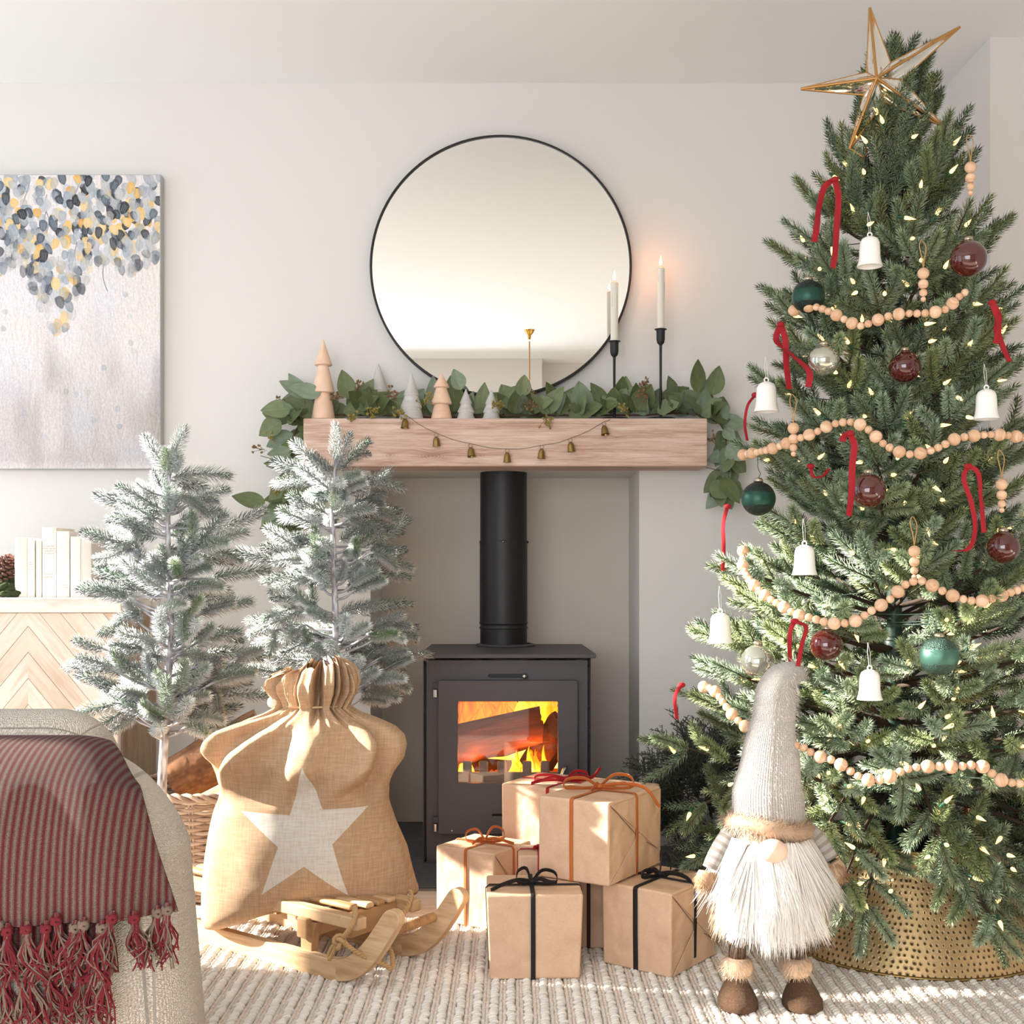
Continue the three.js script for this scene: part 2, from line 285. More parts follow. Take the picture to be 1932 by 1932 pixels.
function logEnds(len, r, seed, split) {
  const g = new Geo(), n = 22;
  for (const k of [0, 16]) {
    const x = (k / 16 - 0.5) * len, c = g.v(V(x + (k ? 0.001 : -0.001), 0, 0), null, 0.5, 0.5), row = [];
    for (let s = 0; s <= n; s++) { const a = (s % n) / n * Math.PI * 2; let rad = r * (0.9 + 0.2 * vn((s % n) * 0.9, k * 0.35, n, 0, seed)); if (split) { const c1 = Math.cos(a - split), c2 = Math.cos(a - split - 1.75); if (c1 > 0.3) rad = Math.min(rad, r * 0.34 / c1); if (c2 > 0.3) rad = Math.min(rad, r * 0.4 / c2); } row.push(g.v(V(x + (vn(s, 3, n, 0, seed + 4) - 0.5) * 0.012, Math.sin(a) * rad, Math.cos(a) * rad), null, 0.5 + Math.sin(a) * 0.3, 0.5 + Math.cos(a) * 0.3)); }
    for (let s = 0; s < n; s++) k ? g.t(c, row[s + 1], row[s]) : g.t(c, row[s], row[s + 1]);
  }
  return g.build();
}
function addLog(label, len, r, seed, split, pos, rot, side, end, group) {
  const t = thing('firewood_log', label, 'log', pos, group);
  t.rotation.set(...rot);
  part('bark', logGeo(len, r, seed, split), side, t); part('cut_end', logEnds(len, r, seed, split), end, t); return t;
}
{
  const hot = mat(0xffffff, 0.85, { map: woodTex([108, 58, 30], [50, 24, 14], [140, 82, 44], 41, 512, 256), bumpMap: barkTex, bumpScale: 0.004 });
  const hot2 = mat(0x9a8a80, 0.95, { map: barkTex, bumpMap: barkTex, bumpScale: 0.008 });
  addLog('split log lying across the flames in the middle of the stove', 0.27, 0.078, 6, 0.45, V(-0.045, 0.372, 0.075), [0, 0.12, 0.2], hot, hot);
  addLog('dark bark log leaning upright at the right inside the stove', 0.2, 0.05, 9, 0, V(0.108, 0.315, 0.07), [0.3, 0.3, 0.98], hot2, hot);
  addLog('short charred log lying in the embers under the split log', 0.24, 0.03, 15, 0, V(-0.03, 0.245, 0.03), [0, 0.3, -0.12], hot2, hot);
  // flames
  const fire = thing('log_fire', 'bright orange fire burning around the logs in the stove', 'fire', V(-0.0144, 0.2, 0));
  const flameTex = (a, b, c, seed) => pixTex(64, 128, (x, y) => { const v = y / 128, n = vn(x / 7, y / 22, 9, 0, seed); const t = clamp(v * 1.05 + (n - 0.5) * 0.7, 0, 1); return [0, 1, 2].map(k => t < 0.5 ? lerp(a[k], b[k], t * 2) : lerp(b[k], c[k], t * 2 - 1)); });
  const fm = [[[255, 240, 150], [255, 190, 50], [255, 140, 14], 1], [[255, 215, 84], [255, 160, 26], [236, 104, 8], 2], [[255, 186, 54], [252, 130, 18], [200, 78, 8], 3]].map(([a, b, c, s], k) => { const t = flameTex(a, b, c, s); return mat(0x000000, 1, { emissive: 0xffffff, emissiveMap: t, emissiveIntensity: [7, 5.5, 4][k] }); });
  const r = rng(77);
  const tongue = (w, h, lean, seed) => { const rows = []; for (let k = 0; k <= 16; k++) { const t = k / 16, row = [], rad = w * Math.pow(Math.sin(Math.PI * Math.pow(t * 0.97 + 0.03, 0.55)), 0.9) * (1 - 0.35 * t); for (let s = 0; s <= 10; s++) { const a = s / 10 * Math.PI * 2; row.push(V(Math.cos(a) * rad + lean * t * t * h + Math.sin(t * 7 + seed) * w * 0.35 * t, t * h, Math.sin(a) * rad * 0.45 + Math.cos(t * 5 + seed) * w * 0.2 * t)); } rows.push(row); } return new Geo().rings(rows).build(); };
  const shapes = [0, 1, 2, 3, 4, 5].map(k => tongue(0.03 + 0.006 * (k % 3), 0.2 + 0.03 * (k % 2), (k - 2.5) * 0.07, k * 1.7));
  const put = (x, y, z, sc, m) => { const f = part('flame', shapes[Math.floor(r() * 6)], fm[m], fire); f.position.set(x, y, z); f.scale.set(sc * (0.9 + r() * 0.4), sc * (0.85 + r() * 0.3), sc); f.rotation.y = (r() - 0.5) * 0.6; };
  for (let k = 0; k < 20; k++) put(-0.128 + k * 0.0138 + (r() - 0.5) * 0.015, 0.02 + r() * 0.03, -0.1 + r() * 0.03, 1.35, k < 10 ? 2 : 1);
  for (let k = 0; k < 18; k++) put(-0.128 + k * 0.0155 + (r() - 0.5) * 0.015, 0.02, -0.06 + r() * 0.03, 1.1 + (k > 10 ? 0.2 : 0), k > 9 ? 0 : 1);
  for (let k = 0; k < 9; k++) put(0.02 + k * 0.011, 0.01 + r() * 0.02, 0.115 + r() * 0.02, 0.45, k % 2);
  for (let k = 0; k < 4; k++) put(-0.135 + k * 0.008, 0.03, 0.12, 0.4, 1);
  for (const [x, y, z, p] of [[0.03, 0.45, -0.02, 0.5], [0.06, 0.3, 0.16, 0.35], [-0.11, 0.3, 0.17, 0.15]]) { const fl = new THREE.PointLight(0xff8a2a, p, 0, 2); fl.position.set(x, y, z); fl.castShadow = true; fl.shadow.radius = 1.5; scene.add(fl); }
}

// ---------- mirror and painting ----------
{
  const m = thing('round_mirror', 'large round wall mirror in a thin black rim over the mantel', 'mirror', V(-0.034, 1.774, 0));
  part('mirror_glass', new THREE.CylinderGeometry(0.392, 0.392, 0.012, 128).rotateX(Math.PI / 2).translate(0, 0, 0.024), mat(0xf4f5f2, 0.0, { metalness: 1 }), m);
  part('rim', new THREE.LatheGeometry([[0.391, 0.001], [0.397, 0.001], [0.398, 0.004], [0.398, 0.034], [0.3965, 0.036], [0.392, 0.036], [0.391, 0.034], [0.391, 0.001]].map(a => new THREE.Vector2(...a)), 128).rotateX(Math.PI / 2), mat(0x2c2b2b, 0.45, { metalness: 0.6 }), m);
}
{
  const W = 1024, H = 1142, c = document.createElement('canvas'); c.width = W; c.height = H; const x = c.getContext('2d'), r = rng(8);
  const img = x.createImageData(W, H);
  for (let j = 0, i = 0; j < H; j++) for (let k = 0; k < W; k++, i += 4) {
    const v = j / H, n = vn(k / 150, j / 260, 0, 0, 1), n2 = vn(k / 60, j / 190, 0, 0, 2), f = vn(k / 2.5, j / 5, 0, 0, 3), b = vn(k / 90, j / 120, 0, 0, 7);
    let s = lerp(216, 182, smooth(0.55, 0.95, v) * (0.55 + 0.6 * n)) - Math.max(0, n2 - 0.45) * 60 * smooth(0.4, 0.7, v) + (f - 0.5) * 22;
    if (v > 0.97) s += 22 * (v - 0.97) / 0.03;
    img.data[i] = s + 4 + b * 8; img.data[i + 1] = s + 2; img.data[i + 2] = s - 3 + (1 - b) * 9; img.data[i + 3] = 255;
  }
  x.putImageData(img, 0, 0);
  const leaf = (px, py, a, l, w, col, al) => { x.save(); x.translate(px, py); x.rotate(a); x.globalAlpha = al; x.fillStyle = col; x.beginPath(); x.moveTo(-w * 0.5, -l * 0.42); x.quadraticCurveTo(0, -l * 0.7, w * 0.5, -l * 0.35); x.quadraticCurveTo(w * 0.7, l * 0.2, w * 0.12, l * 0.5); x.quadraticCurveTo(-w * 0.62, l * 0.3, -w * 0.5, -l * 0.42); x.fill(); x.globalAlpha = al * 0.35; x.strokeStyle = '#dfe2e6'; x.lineWidth = 2.4; for (let q = -1; q < 2; q++) { x.beginPath(); x.moveTo(q * w * 0.2, -l * 0.3); x.lineTo(q * w * 0.2 + 2, l * 0.3); x.stroke(); } x.restore(); };
  const depth = X => 0.38 + 0.10 * Math.sin(X * 11 + 1.2) + 0.06 * Math.sin(X * 23);
  const G = ['#b9bdc2', '#a8adb3', '#c6c6c4', '#8f979f', '#b4b0a8', '#9aa3ad'], Dk = ['#2f333a', '#3b424b', '#4c5560', '#23262b', '#5a6672'], Y = ['#e2b05e', '#e8bd74', '#d9a558', '#e9c88c'];
  x.strokeStyle = '#4a4f57'; x.lineWidth = 3;
  for (let k = 0; k < 16; k++) { const X = r() * W, Yy = r() * H * 0.3; x.globalAlpha = 0.7; x.beginPath(); x.moveTo(X, Yy); x.quadraticCurveTo(X - 20 + r() * 10, Yy + 50, X - 40 + r() * 60, Yy + 110); x.stroke(); }
  for (let k = 0; k < 980; k++) {
    const X = r(), d = depth(X), Yv = Math.pow(r(), 0.85) * d, z = r(), fade = 1 - smooth(d * 0.55, d, Yv) * 0.55;
    const col = z < 0.64 ? G[Math.floor(r() * 6)] : z < 0.87 ? Dk[Math.floor(r() * 5)] : Y[Math.floor(r() * 4)];
    leaf(X * W, Yv * H, (r() - 0.5) * 1.2, 36 + r() * 16, 25 + r() * 10, col, (z < 0.56 ? 0.65 : 0.92) * fade);
  }
  for (let k = 0; k < 26; k++) leaf(r() * W, H * (0.4 + r() * 0.5), r() * 3, 24, 20, G[k % 6], 0.5);
  for (let k = 0; k < 40; k++) { const X = r() * W, Yy = H * (0.45 + r() * 0.5); x.globalAlpha = 0.35; x.strokeStyle = k % 2 ? '#f3f1ec' : '#b7b3ad'; x.lineWidth = 2; x.beginPath(); x.moveTo(X, Yy); x.bezierCurveTo(X + 12, Yy + 30, X - 22, Yy + 60, X - 14 + r() * 24, Yy + 110); x.stroke(); }
  const t = new THREE.CanvasTexture(c); t.colorSpace = THREE.SRGBColorSpace;
  const bump = pixTex(512, 512, (a, b) => grey((vn(a / 3, b / 7, 0, 0, 5) * 0.6 + vn(a / 9, b / 24, 0, 0, 6) * 0.4) * 255), false);
  const p = thing('canvas_painting', 'unframed canvas painting of grey and gold hanging leaves on the left wall', 'painting');
  const X0 = -1.865, X1 = -1.065, Y0 = 1.157, Y1 = 2.05;
  part('canvas', box(X1 - X0, Y1 - Y0, 0.036, (X0 + X1) / 2, (Y0 + Y1) / 2, 0.0205, 0.002), mat(0xb4b4b5, 0.8), p);
  const front = new THREE.PlaneGeometry(X1 - X0 - 0.004, Y1 - Y0 - 0.004).translate((X0 + X1) / 2, (Y0 + Y1) / 2, 0.0392);
  part('painted_face', front, mat(0xffffff, 0.6, { map: t, bumpMap: bump, bumpScale: 0.003 }), p);
}
{ // pendant over the room, seen only in the mirror
  const p = thing('pendant_lamp', 'brass ceiling rose with a thin cord reflected in the mirror', 'pendant lamp', V(0.108, CEIL, 3.86));
  const brass = mat(0xc9a04e, 0.25, { metalness: 1 });
  part('ceiling_rose', lathe([[0.002, -0.06], [0.008, -0.058], [0.01, -0.035], [0.024, -0.018], [0.031, -0.004], [0.033, 0]], 32), brass, p);
  part('cord', new Geo().tube([V(0, -0.07, 0), V(0.001, -0.25, 0), V(0, -0.42, 0)], 0.004, 0.004, 8).build(), mat(0xb98a55, 0.7), p);
  part('lamp_holder', lathe([[0.001, -0.5], [0.02, -0.5], [0.022, -0.44], [0.012, -0.42], [0.004, -0.41]], 24), brass, p);
}

// ---------- cabinet on the left with what stands on it ----------
{
  const pale = woodTex([236, 228, 220], [212, 192, 176], [243, 238, 232], 51), tan = woodTex([178, 152, 130], [146, 120, 100], [196, 172, 150], 55);
  const c = thing('sideboard_cabinet', 'whitewashed wooden cabinet with herringbone front against the left wall', 'cabinet');
  const X0 = -1.95, X1 = -1.089, ZF = 0.36, T = 0.774;
  part('cabinet_top', metreUV(span(X0 - 0.015, X1 + 0.014, 0.7335, T, 0.004, ZF + 0.022, 0.003)), mat(0xffffff, 0.7, { map: pale }), c);
  part('side_panel', metreUV(span(X1 - 0.022, X1, 0.02, 0.733, 0.004, ZF - 0.002, 0.002), 'y'), mat(0xffffff, 0.75, { map: tan }), c);
  part('carcass', span(X0, X1 - 0.023, 0.02, 0.733, 0.004, ZF - 0.018), mat(0xcabaa8, 0.8), c);
  part('frame', merge([span(X0, X1, 0.0, 0.06, ZF - 0.018, ZF - 0.001, 0.001), span(X1 - 0.0, X1 + 0.0005, 0.06, 0.733, ZF - 0.02, ZF - 0.001)]), mat(0xffffff, 0.7, { map: pale }), c);
  // herringbone planks, cut to the door
  const woods = [0xfffaf4, 0xf3e9de, 0xfaf1e8].map(k => mat(k, 0.75, { map: pale }));
  const clip = (poly, ax, v, keep) => { const out = []; for (let i = 0; i < poly.length; i++) { const a = poly[i], b = poly[(i + 1) % poly.length], da = (a[ax] - v) * keep, db = (b[ax] - v) * keep; if (da >= 0) out.push(a); if (da * db < 0) { const t = da / (da - db); out.push([lerp(a[0], b[0], t), lerp(a[1], b[1], t)]); } } return out; };
  const door = (x0, x1, xm) => {
    const d = new THREE.Group(); d.name = 'door'; c.add(d);
    for (const side of [-1, 1]) for (let k = 0; k < 22; k++) {
      const h = 0.072, y = 0.72 + 0.55 - k * h, a = side < 0 ? x0 : xm, b = side < 0 ? xm : x1, sl = 1.22, gap = 0.0035;
      const yl = x => y - Math.abs(x - xm) * sl;
      let poly = [[a, yl(a)], [b, yl(b)], [b, yl(b) - h + gap], [a, yl(a) - h + gap]];
      poly = clip(clip(poly, 1, 0.062, 1), 1, 0.731, -1); if (poly.length < 3) continue;
      const g = new THREE.ExtrudeGeometry(new THREE.Shape(poly.map(p => new THREE.Vector2(...p))), { depth: 0.012, bevelEnabled: true, bevelSize: 0.0008, bevelThickness: 0.0008, bevelSegments: 1 });
      const p = g.attributes.position, uv = g.attributes.uv, ca = Math.cos(Math.atan(sl)), sa = Math.sin(Math.atan(sl));
      for (let i = 0; i < p.count; i++) { const X = p.getX(i), Y = p.getY(i); uv.setXY(i, (X * ca - side * Y * sa) + k * 0.31, (side * X * sa + Y * ca) * 2 + k * 0.17); }
      part('herringbone_plank', g.translate(0, 0, ZF - 0.013), woods[(k * 2 + (side > 0 ? 1 : 0)) % 3], d);
    }
  };
  door(-1.52 + 0.0, X1 - 0.002, -1.338); door(X0, -1.523, -1.74);
}
{ // cream books
  const PA = [[28, 52, 1014, 40], [52, 66, 1015, 41], [68, 79, 1017, 40], [80, 107, 995, 62], [107, 131.5, 1002, 60], [133, 153, 1012, 44]];
  const L = ['leftmost cream paper-wrapped book of the row on the cabinet', 'slim cream book with a printed spine second from left in the row', 'thinnest cream book of the row beside the tallest one', 'tallest cream book with two blocks of faint print on its spine', 'cream book with a small emblem on its spine right of the tallest', 'short plain cream book with rough paper edges near the end of the row', 'pale grey-beige book closing the right end of the row'];
  const D = 3.40, sc = D / FOC, y0 = 0.7742, r = rng(3);
  const print = (w, h, rows, emblem) => { const cv = document.createElement('canvas'); cv.width = 128; cv.height = 512; const x = cv.getContext('2d'); x.fillStyle = '#f2ece4'; x.fillRect(0, 0, 128, 512); for (let k = 0; k < 900; k++) { x.globalAlpha = 0.06; x.fillStyle = k % 2 ? '#b79c80' : '#ffffff'; x.fillRect(r() * 128, r() * 512, 3 + r() * 12, 2 + r() * 20); } x.globalAlpha = 0.5; x.fillStyle = '#8b7f76'; for (const [yy, a, b] of rows) for (let q = a; q < b; q += 7) if (r() < 0.85) x.fillRect(q, yy, 5, 7 + r() * 5); x.strokeStyle = '#a89a8c'; x.globalAlpha = 0.5; x.lineWidth = 2; for (const e of emblem || []) { if (e.length === 1) { x.beginPath(); x.moveTo(4, e[0]); x.lineTo(124, e[0]); x.stroke(); } else { x.beginPath(); x.ellipse(e[0], e[1], e[2], e[3], 0, 0, 7); x.stroke(); x.beginPath(); x.moveTo(e[0], e[1] - 26); x.lineTo(e[0] + 9, e[1]); x.stroke(); } } const t = new THREE.CanvasTexture(cv); t.colorSpace = THREE.SRGBColorSpace; return t; };
  const spines = { 1: print(0, 0, [[205, 40, 92], [225, 36, 96], [245, 44, 88], [265, 40, 92]], [[100], [400]]), 3: print(0, 0, [[132, 22, 110], [150, 14, 118], [168, 20, 112], [186, 30, 98], [338, 36, 96], [358, 26, 110]], [[405]]), 4: print(0, 0, [[412, 40, 96], [430, 22, 106]], [[88], [168], [380], [455], [64, 132, 20, 12]]) };
  const cover = [mat(0xf3ebe0, 0.85), mat(0xece2d6, 0.85), mat(0xd9d0c6, 0.85)];
  [...PA, [153, 173, 1013, 46]].forEach(([a, b, top, dep], i) => {
    const x0 = (a - 966) * sc, x1 = (b - 966) * sc - 0.0006, h = (1126.5 - top) * sc, w = x1 - x0, t = thing('paper_book', L[i], 'book', V((x0 + x1) / 2, y0, CAMZ - D), 'cream books in a row on the cabinet');
    const dz = 0.105 + dep * 0.0006;
    part('pages', box(w - 0.006, h - 0.008, dz - 0.008, 0, h / 2, -dz / 2 - 0.002, 0.001), mat(0xe9dcc8, 0.9), t);
    part('front_board', box(0.0028, h, dz, -w / 2 + 0.0014, h / 2, -dz / 2, 0.001), cover[i % 2], t);
    part('back_board', box(0.0028, h, dz, w / 2 - 0.0014, h / 2, -dz / 2, 0.001), cover[i === 6 ? 2 : i % 2], t);
    const cyl = new THREE.CylinderGeometry(w / 2, w / 2, h, 16, 6, true, -Math.PI / 2, Math.PI).scale(1, 1, 0.3).translate(0, h / 2, 0);
    part('spine', cyl, spines[i] ? mat(0xffffff, 0.85, { map: spines[i], side: THREE.DoubleSide }) : mat(i === 6 ? 0xd9d0c6 : i > 4 ? 0xeee6da : 0xf2e6d6, 0.85, { side: THREE.DoubleSide }), t);
  });
}

// ---------- what stands on the mantel ----------
const MT = 1.2966; // mantel top
{
  const K = 0.0004065, peach = mat(0xffffff, 0.6, { map: woodTex([236, 200, 174], [226, 184, 154], [241, 212, 188], 71, 256, 256) });
  const whitewash = mat(0xffffff, 0.75, { map: pixTex(256, 256, (x, y) => { const t = vn(x / 40, y / 6, 6, 42, 4) * 0.6 + vn(x / 12, y / 2.5, 21, 102, 5) * 0.4; return [lerp(182, 214, t), lerp(180, 211, t), lerp(176, 208, t)]; }) });
  const prof = (h, list) => { const p = [[0.0001, 0]]; for (const [y, r] of list) p.push([r * K, (h - y) * K]); p.push([0.0004, h * K]); return p; };
  const deco = (label, px, D, profile, m, group) => { const p = at(px, 789, D); return single('cone_tree', label, 'decoration', lathe(profile, 40), m, group).position.set(p.x, MT, p.z); };
  const woodT = (h, t1, n1, t2, n2, b, y1, y2) => prof(h, [[h, b - 1], [h - 4, b], [y2 + 8, n2], [y2 + 3, n2], [y2 + 1, t2 - 3], [y2 - 4, t2], [y2 - 12, t2 - 1], [y1 + 8, n1], [y1 + 2, n1], [y1, t1 - 3], [y1 - 5, t1], [y1 - 12, t1 - 2], [14, 7]]);
  const greyT = (h, r1, y1, r2, y2, b) => prof(h, [[h, b - 2], [h - 5, b], [y2 + 12, r2 - 6], [y2 + 4, r2 - 6], [y2, r2], [y2 - 8, r2], [y1 + 14, r1 - 4], [y1 + 4, r1 - 5], [y1, r1], [y1 - 8, r1 - 1], [30, 14], [8, 6]]);
  deco('tallest peach wooden cone tree at the left end of the mantel', 610, 3.585, woodT(587, 65, 38, 83, 55, 87, 190, 390), peach);
  deco('smaller peach wooden three-tier cone tree in the middle of the mantel row', 833, 3.585, woodT(345, 58, 42, 76, 55, 78, 112, 232), peach);
  deco('tall whitewashed cone tree standing behind the garland leaves', 714, 3.655, greyT(440, 76, 205, 88, 330, 98), whitewash);
  deco('whitewashed ridged cone tree left of the small peach one', 776, 3.585, greyT(342, 57, 165, 78, 255, 90), whitewash);
  deco('small whitewashed cone tree just right of the small peach one', 879, 3.585, greyT(225, 44, 107, 60, 172, 67), whitewash);
  deco('small whitewashed cone tree furthest right, with seed sprigs crossing it', 927, 3.59, greyT(225, 44, 107, 60, 172, 67), whitewash);
}
{ // candlesticks and candles
  const iron = mat(0x191a1c, 0.55), wax = phys(0xf4eee2, 0.5, { transmission: 0.12, thickness: 0.02 });
  const flameM = mat(0x000000, 1, { emissive: 0xffd9a0, emissiveIntensity: 9 });
  const stick = (label, px, D, h) => { const p = at(px, 780, D), t = thing('candlestick', label, 'candlestick', V(p.x, MT, p.z));
    part('base', lathe([[0.0001, 0.006], [0.006, 0.0065], [0.03, 0.005], [0.043, 0.006], [0.0435, 0.001], [0.04, 0], [0.0001, 0]], 40), iron, t);
    part('stem', lathe([[0.0055, 0.006], [0.004, 0.012], [0.0037, h * 0.5], [0.0042, h - 0.05], [0.005, h - 0.046]], 16), iron, t);
    part('cup', lathe([[0.005, h - 0.047], [0.0105, h - 0.041], [0.0128, h - 0.03], [0.013, h - 0.004], [0.0185, h - 0.001], [0.0185, h], [0.0118, h], [0.0118, h - 0.03], [0.0001, h - 0.031]], 32), iron, t); return p; };
  const candle = (label, p, y, h, glow) => { const t = thing('taper_candle', label, 'candle', V(p.x, y, p.z)); const r = rng(y * 1e4);
    part('wax', lathe([[0.0001, 0], [0.0108, 0], [0.0112, 0.02], [0.0114, h * 0.5], [0.0117, h - 0.012], [0.0124, h - 0.004], [0.011, h], [0.006, h - 0.004], [0.0001, h - 0.005]], 32), wax, t);
    for (let k = 0; k < 5; k++) { const a = r() * 6.28, l = 0.015 + r() * 0.05, y0 = h - 0.01 - r() * 0.02; part('wax_drip', new Geo().tube([V(Math.cos(a) * 0.0115, y0, Math.sin(a) * 0.0115), V(Math.cos(a) * 0.0115, y0 - l, Math.sin(a) * 0.0115)], 0.0014, 0.0019, 6).build(), wax, t); }
    part('wick', new Geo().tube([V(0, h - 0.006, 0), V(0, h + 0.004, 0), V(0.001, h + 0.009, 0)], 0.0009, 0.0007, 6).build(), mat(0x1a1512, 0.9), t);
    part('flame', lathe([[0.0001, h + 0.004], [0.0034, h + 0.009], [0.0042, h + 0.014], [0.0034, h + 0.021], [0.0015, h + 0.029], [0.0001, h + 0.036]], 16), flameM, t);
    const l = new THREE.PointLight(0xffa765, glow * 0.8, 0, 2); l.position.set(p.x, y + h + 0.016, p.z); l.castShadow = true; l.shadow.radius = 0.4; scene.add(l); };
  const p1 = stick('shorter black iron candlestick in front of the mirror edge', 1159, 3.605, 0.237);
  const p2 = stick('taller black iron candlestick near the right end of the mantel', 1246.5, 3.6, 0.272);
  candle('shorter lit cream candle overlapping the mirror', p1, MT + 0.207, 0.206, 0.05);
  candle('taller lit cream candle glowing against the bare wall', p2, MT + 0.242, 0.214, 0.07);
}
{ // string of brass bells on a wire
  const t = thing('bell_garland', 'string of little brass bells on a thin wire along the mantel front', 'bell garland');
  const brass = mat(0x8f7748, 0.38, { metalness: 1 }), z = 0.163, D = CAMZ - z;
  const L = [[765, 783, 0.2], [823, 817, -0.1], [888, 837, 0.25], [957, 847, 0], [1022, 840, 0], [1076, 827, 0], [1139.5, 796, 0.3]];
  const pts = L.map(([x, y]) => at(x, y, D)), W = [at(742, 775, 3.56), at(752, 780, 3.54)];
  pts.forEach((p, i) => { W.push(p.clone()); if (i < 6) { const m = p.clone().lerp(pts[i + 1], 0.5); m.y -= 0.004; W.push(m); } });
  W.push(at(1148, 793, 3.54), at(1158, 788, 3.56));
  part('wire', new Geo().tube(curve(W, 120), 0.0009, 0.0009, 5).build(), mat(0x7a6a55, 0.5, { metalness: 0.6 }), t);
  for (const [i, tilt] of [-0.05, 0.05, 0.1, 0, -0.05, 0.12, 0.1].entries()) {
    const p = pts[i], b = part('bell', lathe([[0.0003, 0], [0.004, -0.0008], [0.0075, -0.005], [0.0095, -0.012], [0.0104, -0.021], [0.0115, -0.0265], [0.0125, -0.0285], [0.0112, -0.0285], [0.009, -0.021], [0.006, -0.006], [0.0003, -0.002]], 28), brass, t);
    b.position.set(p.x, p.y - 0.011, z + 0.004); b.rotation.set(L[i][2] * -0.9, 0, tilt);
    part('ring', new THREE.TorusGeometry(0.0055, 0.0007, 6, 20).translate(0, 0.0052, 0), brass, b);
    part('clapper', new Geo().tube([V(0, -0.003, 0), V(0.001, -0.026, 0.001)], 0.0007, 0.0025, 8).build(), brass, b);
  }
}
{ // eucalyptus garland
  const t = thing('eucalyptus_garland', 'green eucalyptus garland draped along the mantel with both ends hanging down', 'garland'), r = rng(123);
  const leafGeo = (len, wid, bend, fold) => { const g = new Geo(), n = 9; const row = [];
    for (let k = 0; k <= n; k++) { const v = k / n, w = wid * Math.pow(Math.sin(Math.PI * Math.pow(v * 0.985 + 0.01, 0.8)), 0.72) * (1 - 0.25 * v * v), y = v * len, z = bend * v * v * len; row.push([-1, -0.5, 0, 0.5, 1].map(s => g.v(V(s * w, y, z + Math.abs(s) * fold * w + (s ? Math.sin(v * 9 + s * 3) * 0.0012 : 0)), null, s * 0.5 + 0.5, v))); }
    for (let k = 1; k <= n; k++) for (let s = 0; s < 4; s++) g.q(row[k - 1][s], row[k - 1][s + 1], row[k][s + 1], row[k][s]);
    return g.build(); };
  const leafTex = (a, b, seed) => pixTex(128, 128, (x, y) => { const u = Math.abs(x / 128 - 0.5) * 2, v = y / 128; let n = vn(x / 20, y / 20, 0, 0, seed) * 0.6; const vein = Math.abs(((v - u * 0.42) * 7) % 1 - 0.5) < 0.05 && u < 0.8 ? 0.22 : 0; const mid = u < 0.045 ? 0.5 : 0; return [0, 1, 2].map(k => lerp(a[k], b[k], clamp(n + vein + mid, 0, 1)) ); });
  const mats = [leafTex([96, 110, 76], [120, 130, 92], 1), leafTex([108, 122, 88], [136, 146, 108], 2), leafTex([122, 140, 118], [150, 162, 140], 3), leafTex([84, 98, 60], [114, 122, 76], 4)].map(m => mat(0xffffff, 0.62, { map: m, side: THREE.DoubleSide }));
  const geos = [leafGeo(0.078, 0.027, 0.18, 0.2), leafGeo(0.07, 0.028, -0.12, 0.28), leafGeo(0.086, 0.024, 0.3, 0.15), leafGeo(0.058, 0.023, 0.1, 0.25)];
  const twig = mat(0x5b4634, 0.85), seedM = mat(0x8f7f3e, 0.7), seedB = mat(0x7a5d3c, 0.75);
  const leaf = (p, dir, up, k, s = 1) => { p = p.clone(); const tz = p.z + dir.clone().normalize().z * 0.09 * s; if (tz < 0.016) p.z += 0.016 - tz; const m = part('leaf', geos[k % 4], mats[Math.floor(r() * 4)], t); aim(m, p, dir, up); m.scale.setScalar(s); };
  const seeds = (p, dir, n, m, s = 1) => { const list = []; for (let k = 0; k < n; k++) { const d = dir.clone().add(V(r() - 0.5, r() - 0.5, r() - 0.5).multiplyScalar(1.5)).normalize(), b = p.clone().addScaledVector(dir, r() * 0.025 * s), e = b.clone().addScaledVector(d, (0.012 + r() * 0.016) * s); list.push(new Geo().tube([b, e], 0.0006, 0.0006, 4).build()); for (let q = 0; q < 3; q++) list.push(move(new THREE.IcosahedronGeometry(0.0019 + r() * 0.0012, 0).scale(1, 1.25, 1), e.x + (r() - 0.5) * 0.005, e.y + (r() - 0.5) * 0.005, e.z + (r() - 0.5) * 0.005)); } part('seed_cluster', merge(list), m, t); };
  const main = curve([at(545, 800, 3.6), V(-0.6, MT + 0.015, 0.075), V(-0.42, MT + 0.018, 0.09), V(-0.2, MT + 0.014, 0.06), V(0, MT + 0.016, 0.09), V(0.2, MT + 0.018, 0.08), V(0.38, MT + 0.02, 0.07), V(0.56, MT + 0.022, 0.075), V(0.63, MT - 0.01, 0.08)], 90);
  const leftT = curve([V(-0.6, MT + 0.015, 0.075), V(-0.645, MT - 0.03, 0.1), at(548, 880, 3.56), at(556, 930, 3.56), at(540, 980, 3.57), at(545, 1010, 3.57)], 40);
  const rightT = curve([V(0.56, MT + 0.022, 0.075), V(0.625, MT - 0.01, 0.08), at(1372, 850, 3.6), at(1370, 900, 3.6), at(1372, 940, 3.6)], 40);
  part('stem', new Geo().tube(main, 0.0032, 0.0028, 6).build(), twig, t);
  part('stem', new Geo().tube(leftT, 0.003, 0.0015, 6).build(), twig, t);
  part('stem', new Geo().tube(rightT, 0.003, 0.0015, 6).build(), twig, t);
  const sprinkle = (line, n, f) => { for (let k = 0; k < n; k++) { const u = (k + r() * 0.8) / n, i = Math.min(line.length - 2, Math.floor(u * (line.length - 1))); f(line[i], line[i + 1].clone().sub(line[i]).normalize(), k, u); } };
  // along the mantel: leaves lean up, forward and to both sides, none over the front of the little trees
  const trees = [[-0.563, 0.035], [-0.299, 0.036], [-0.209, 0.03], [-0.137, 0.028], [-0.061, 0.028]];
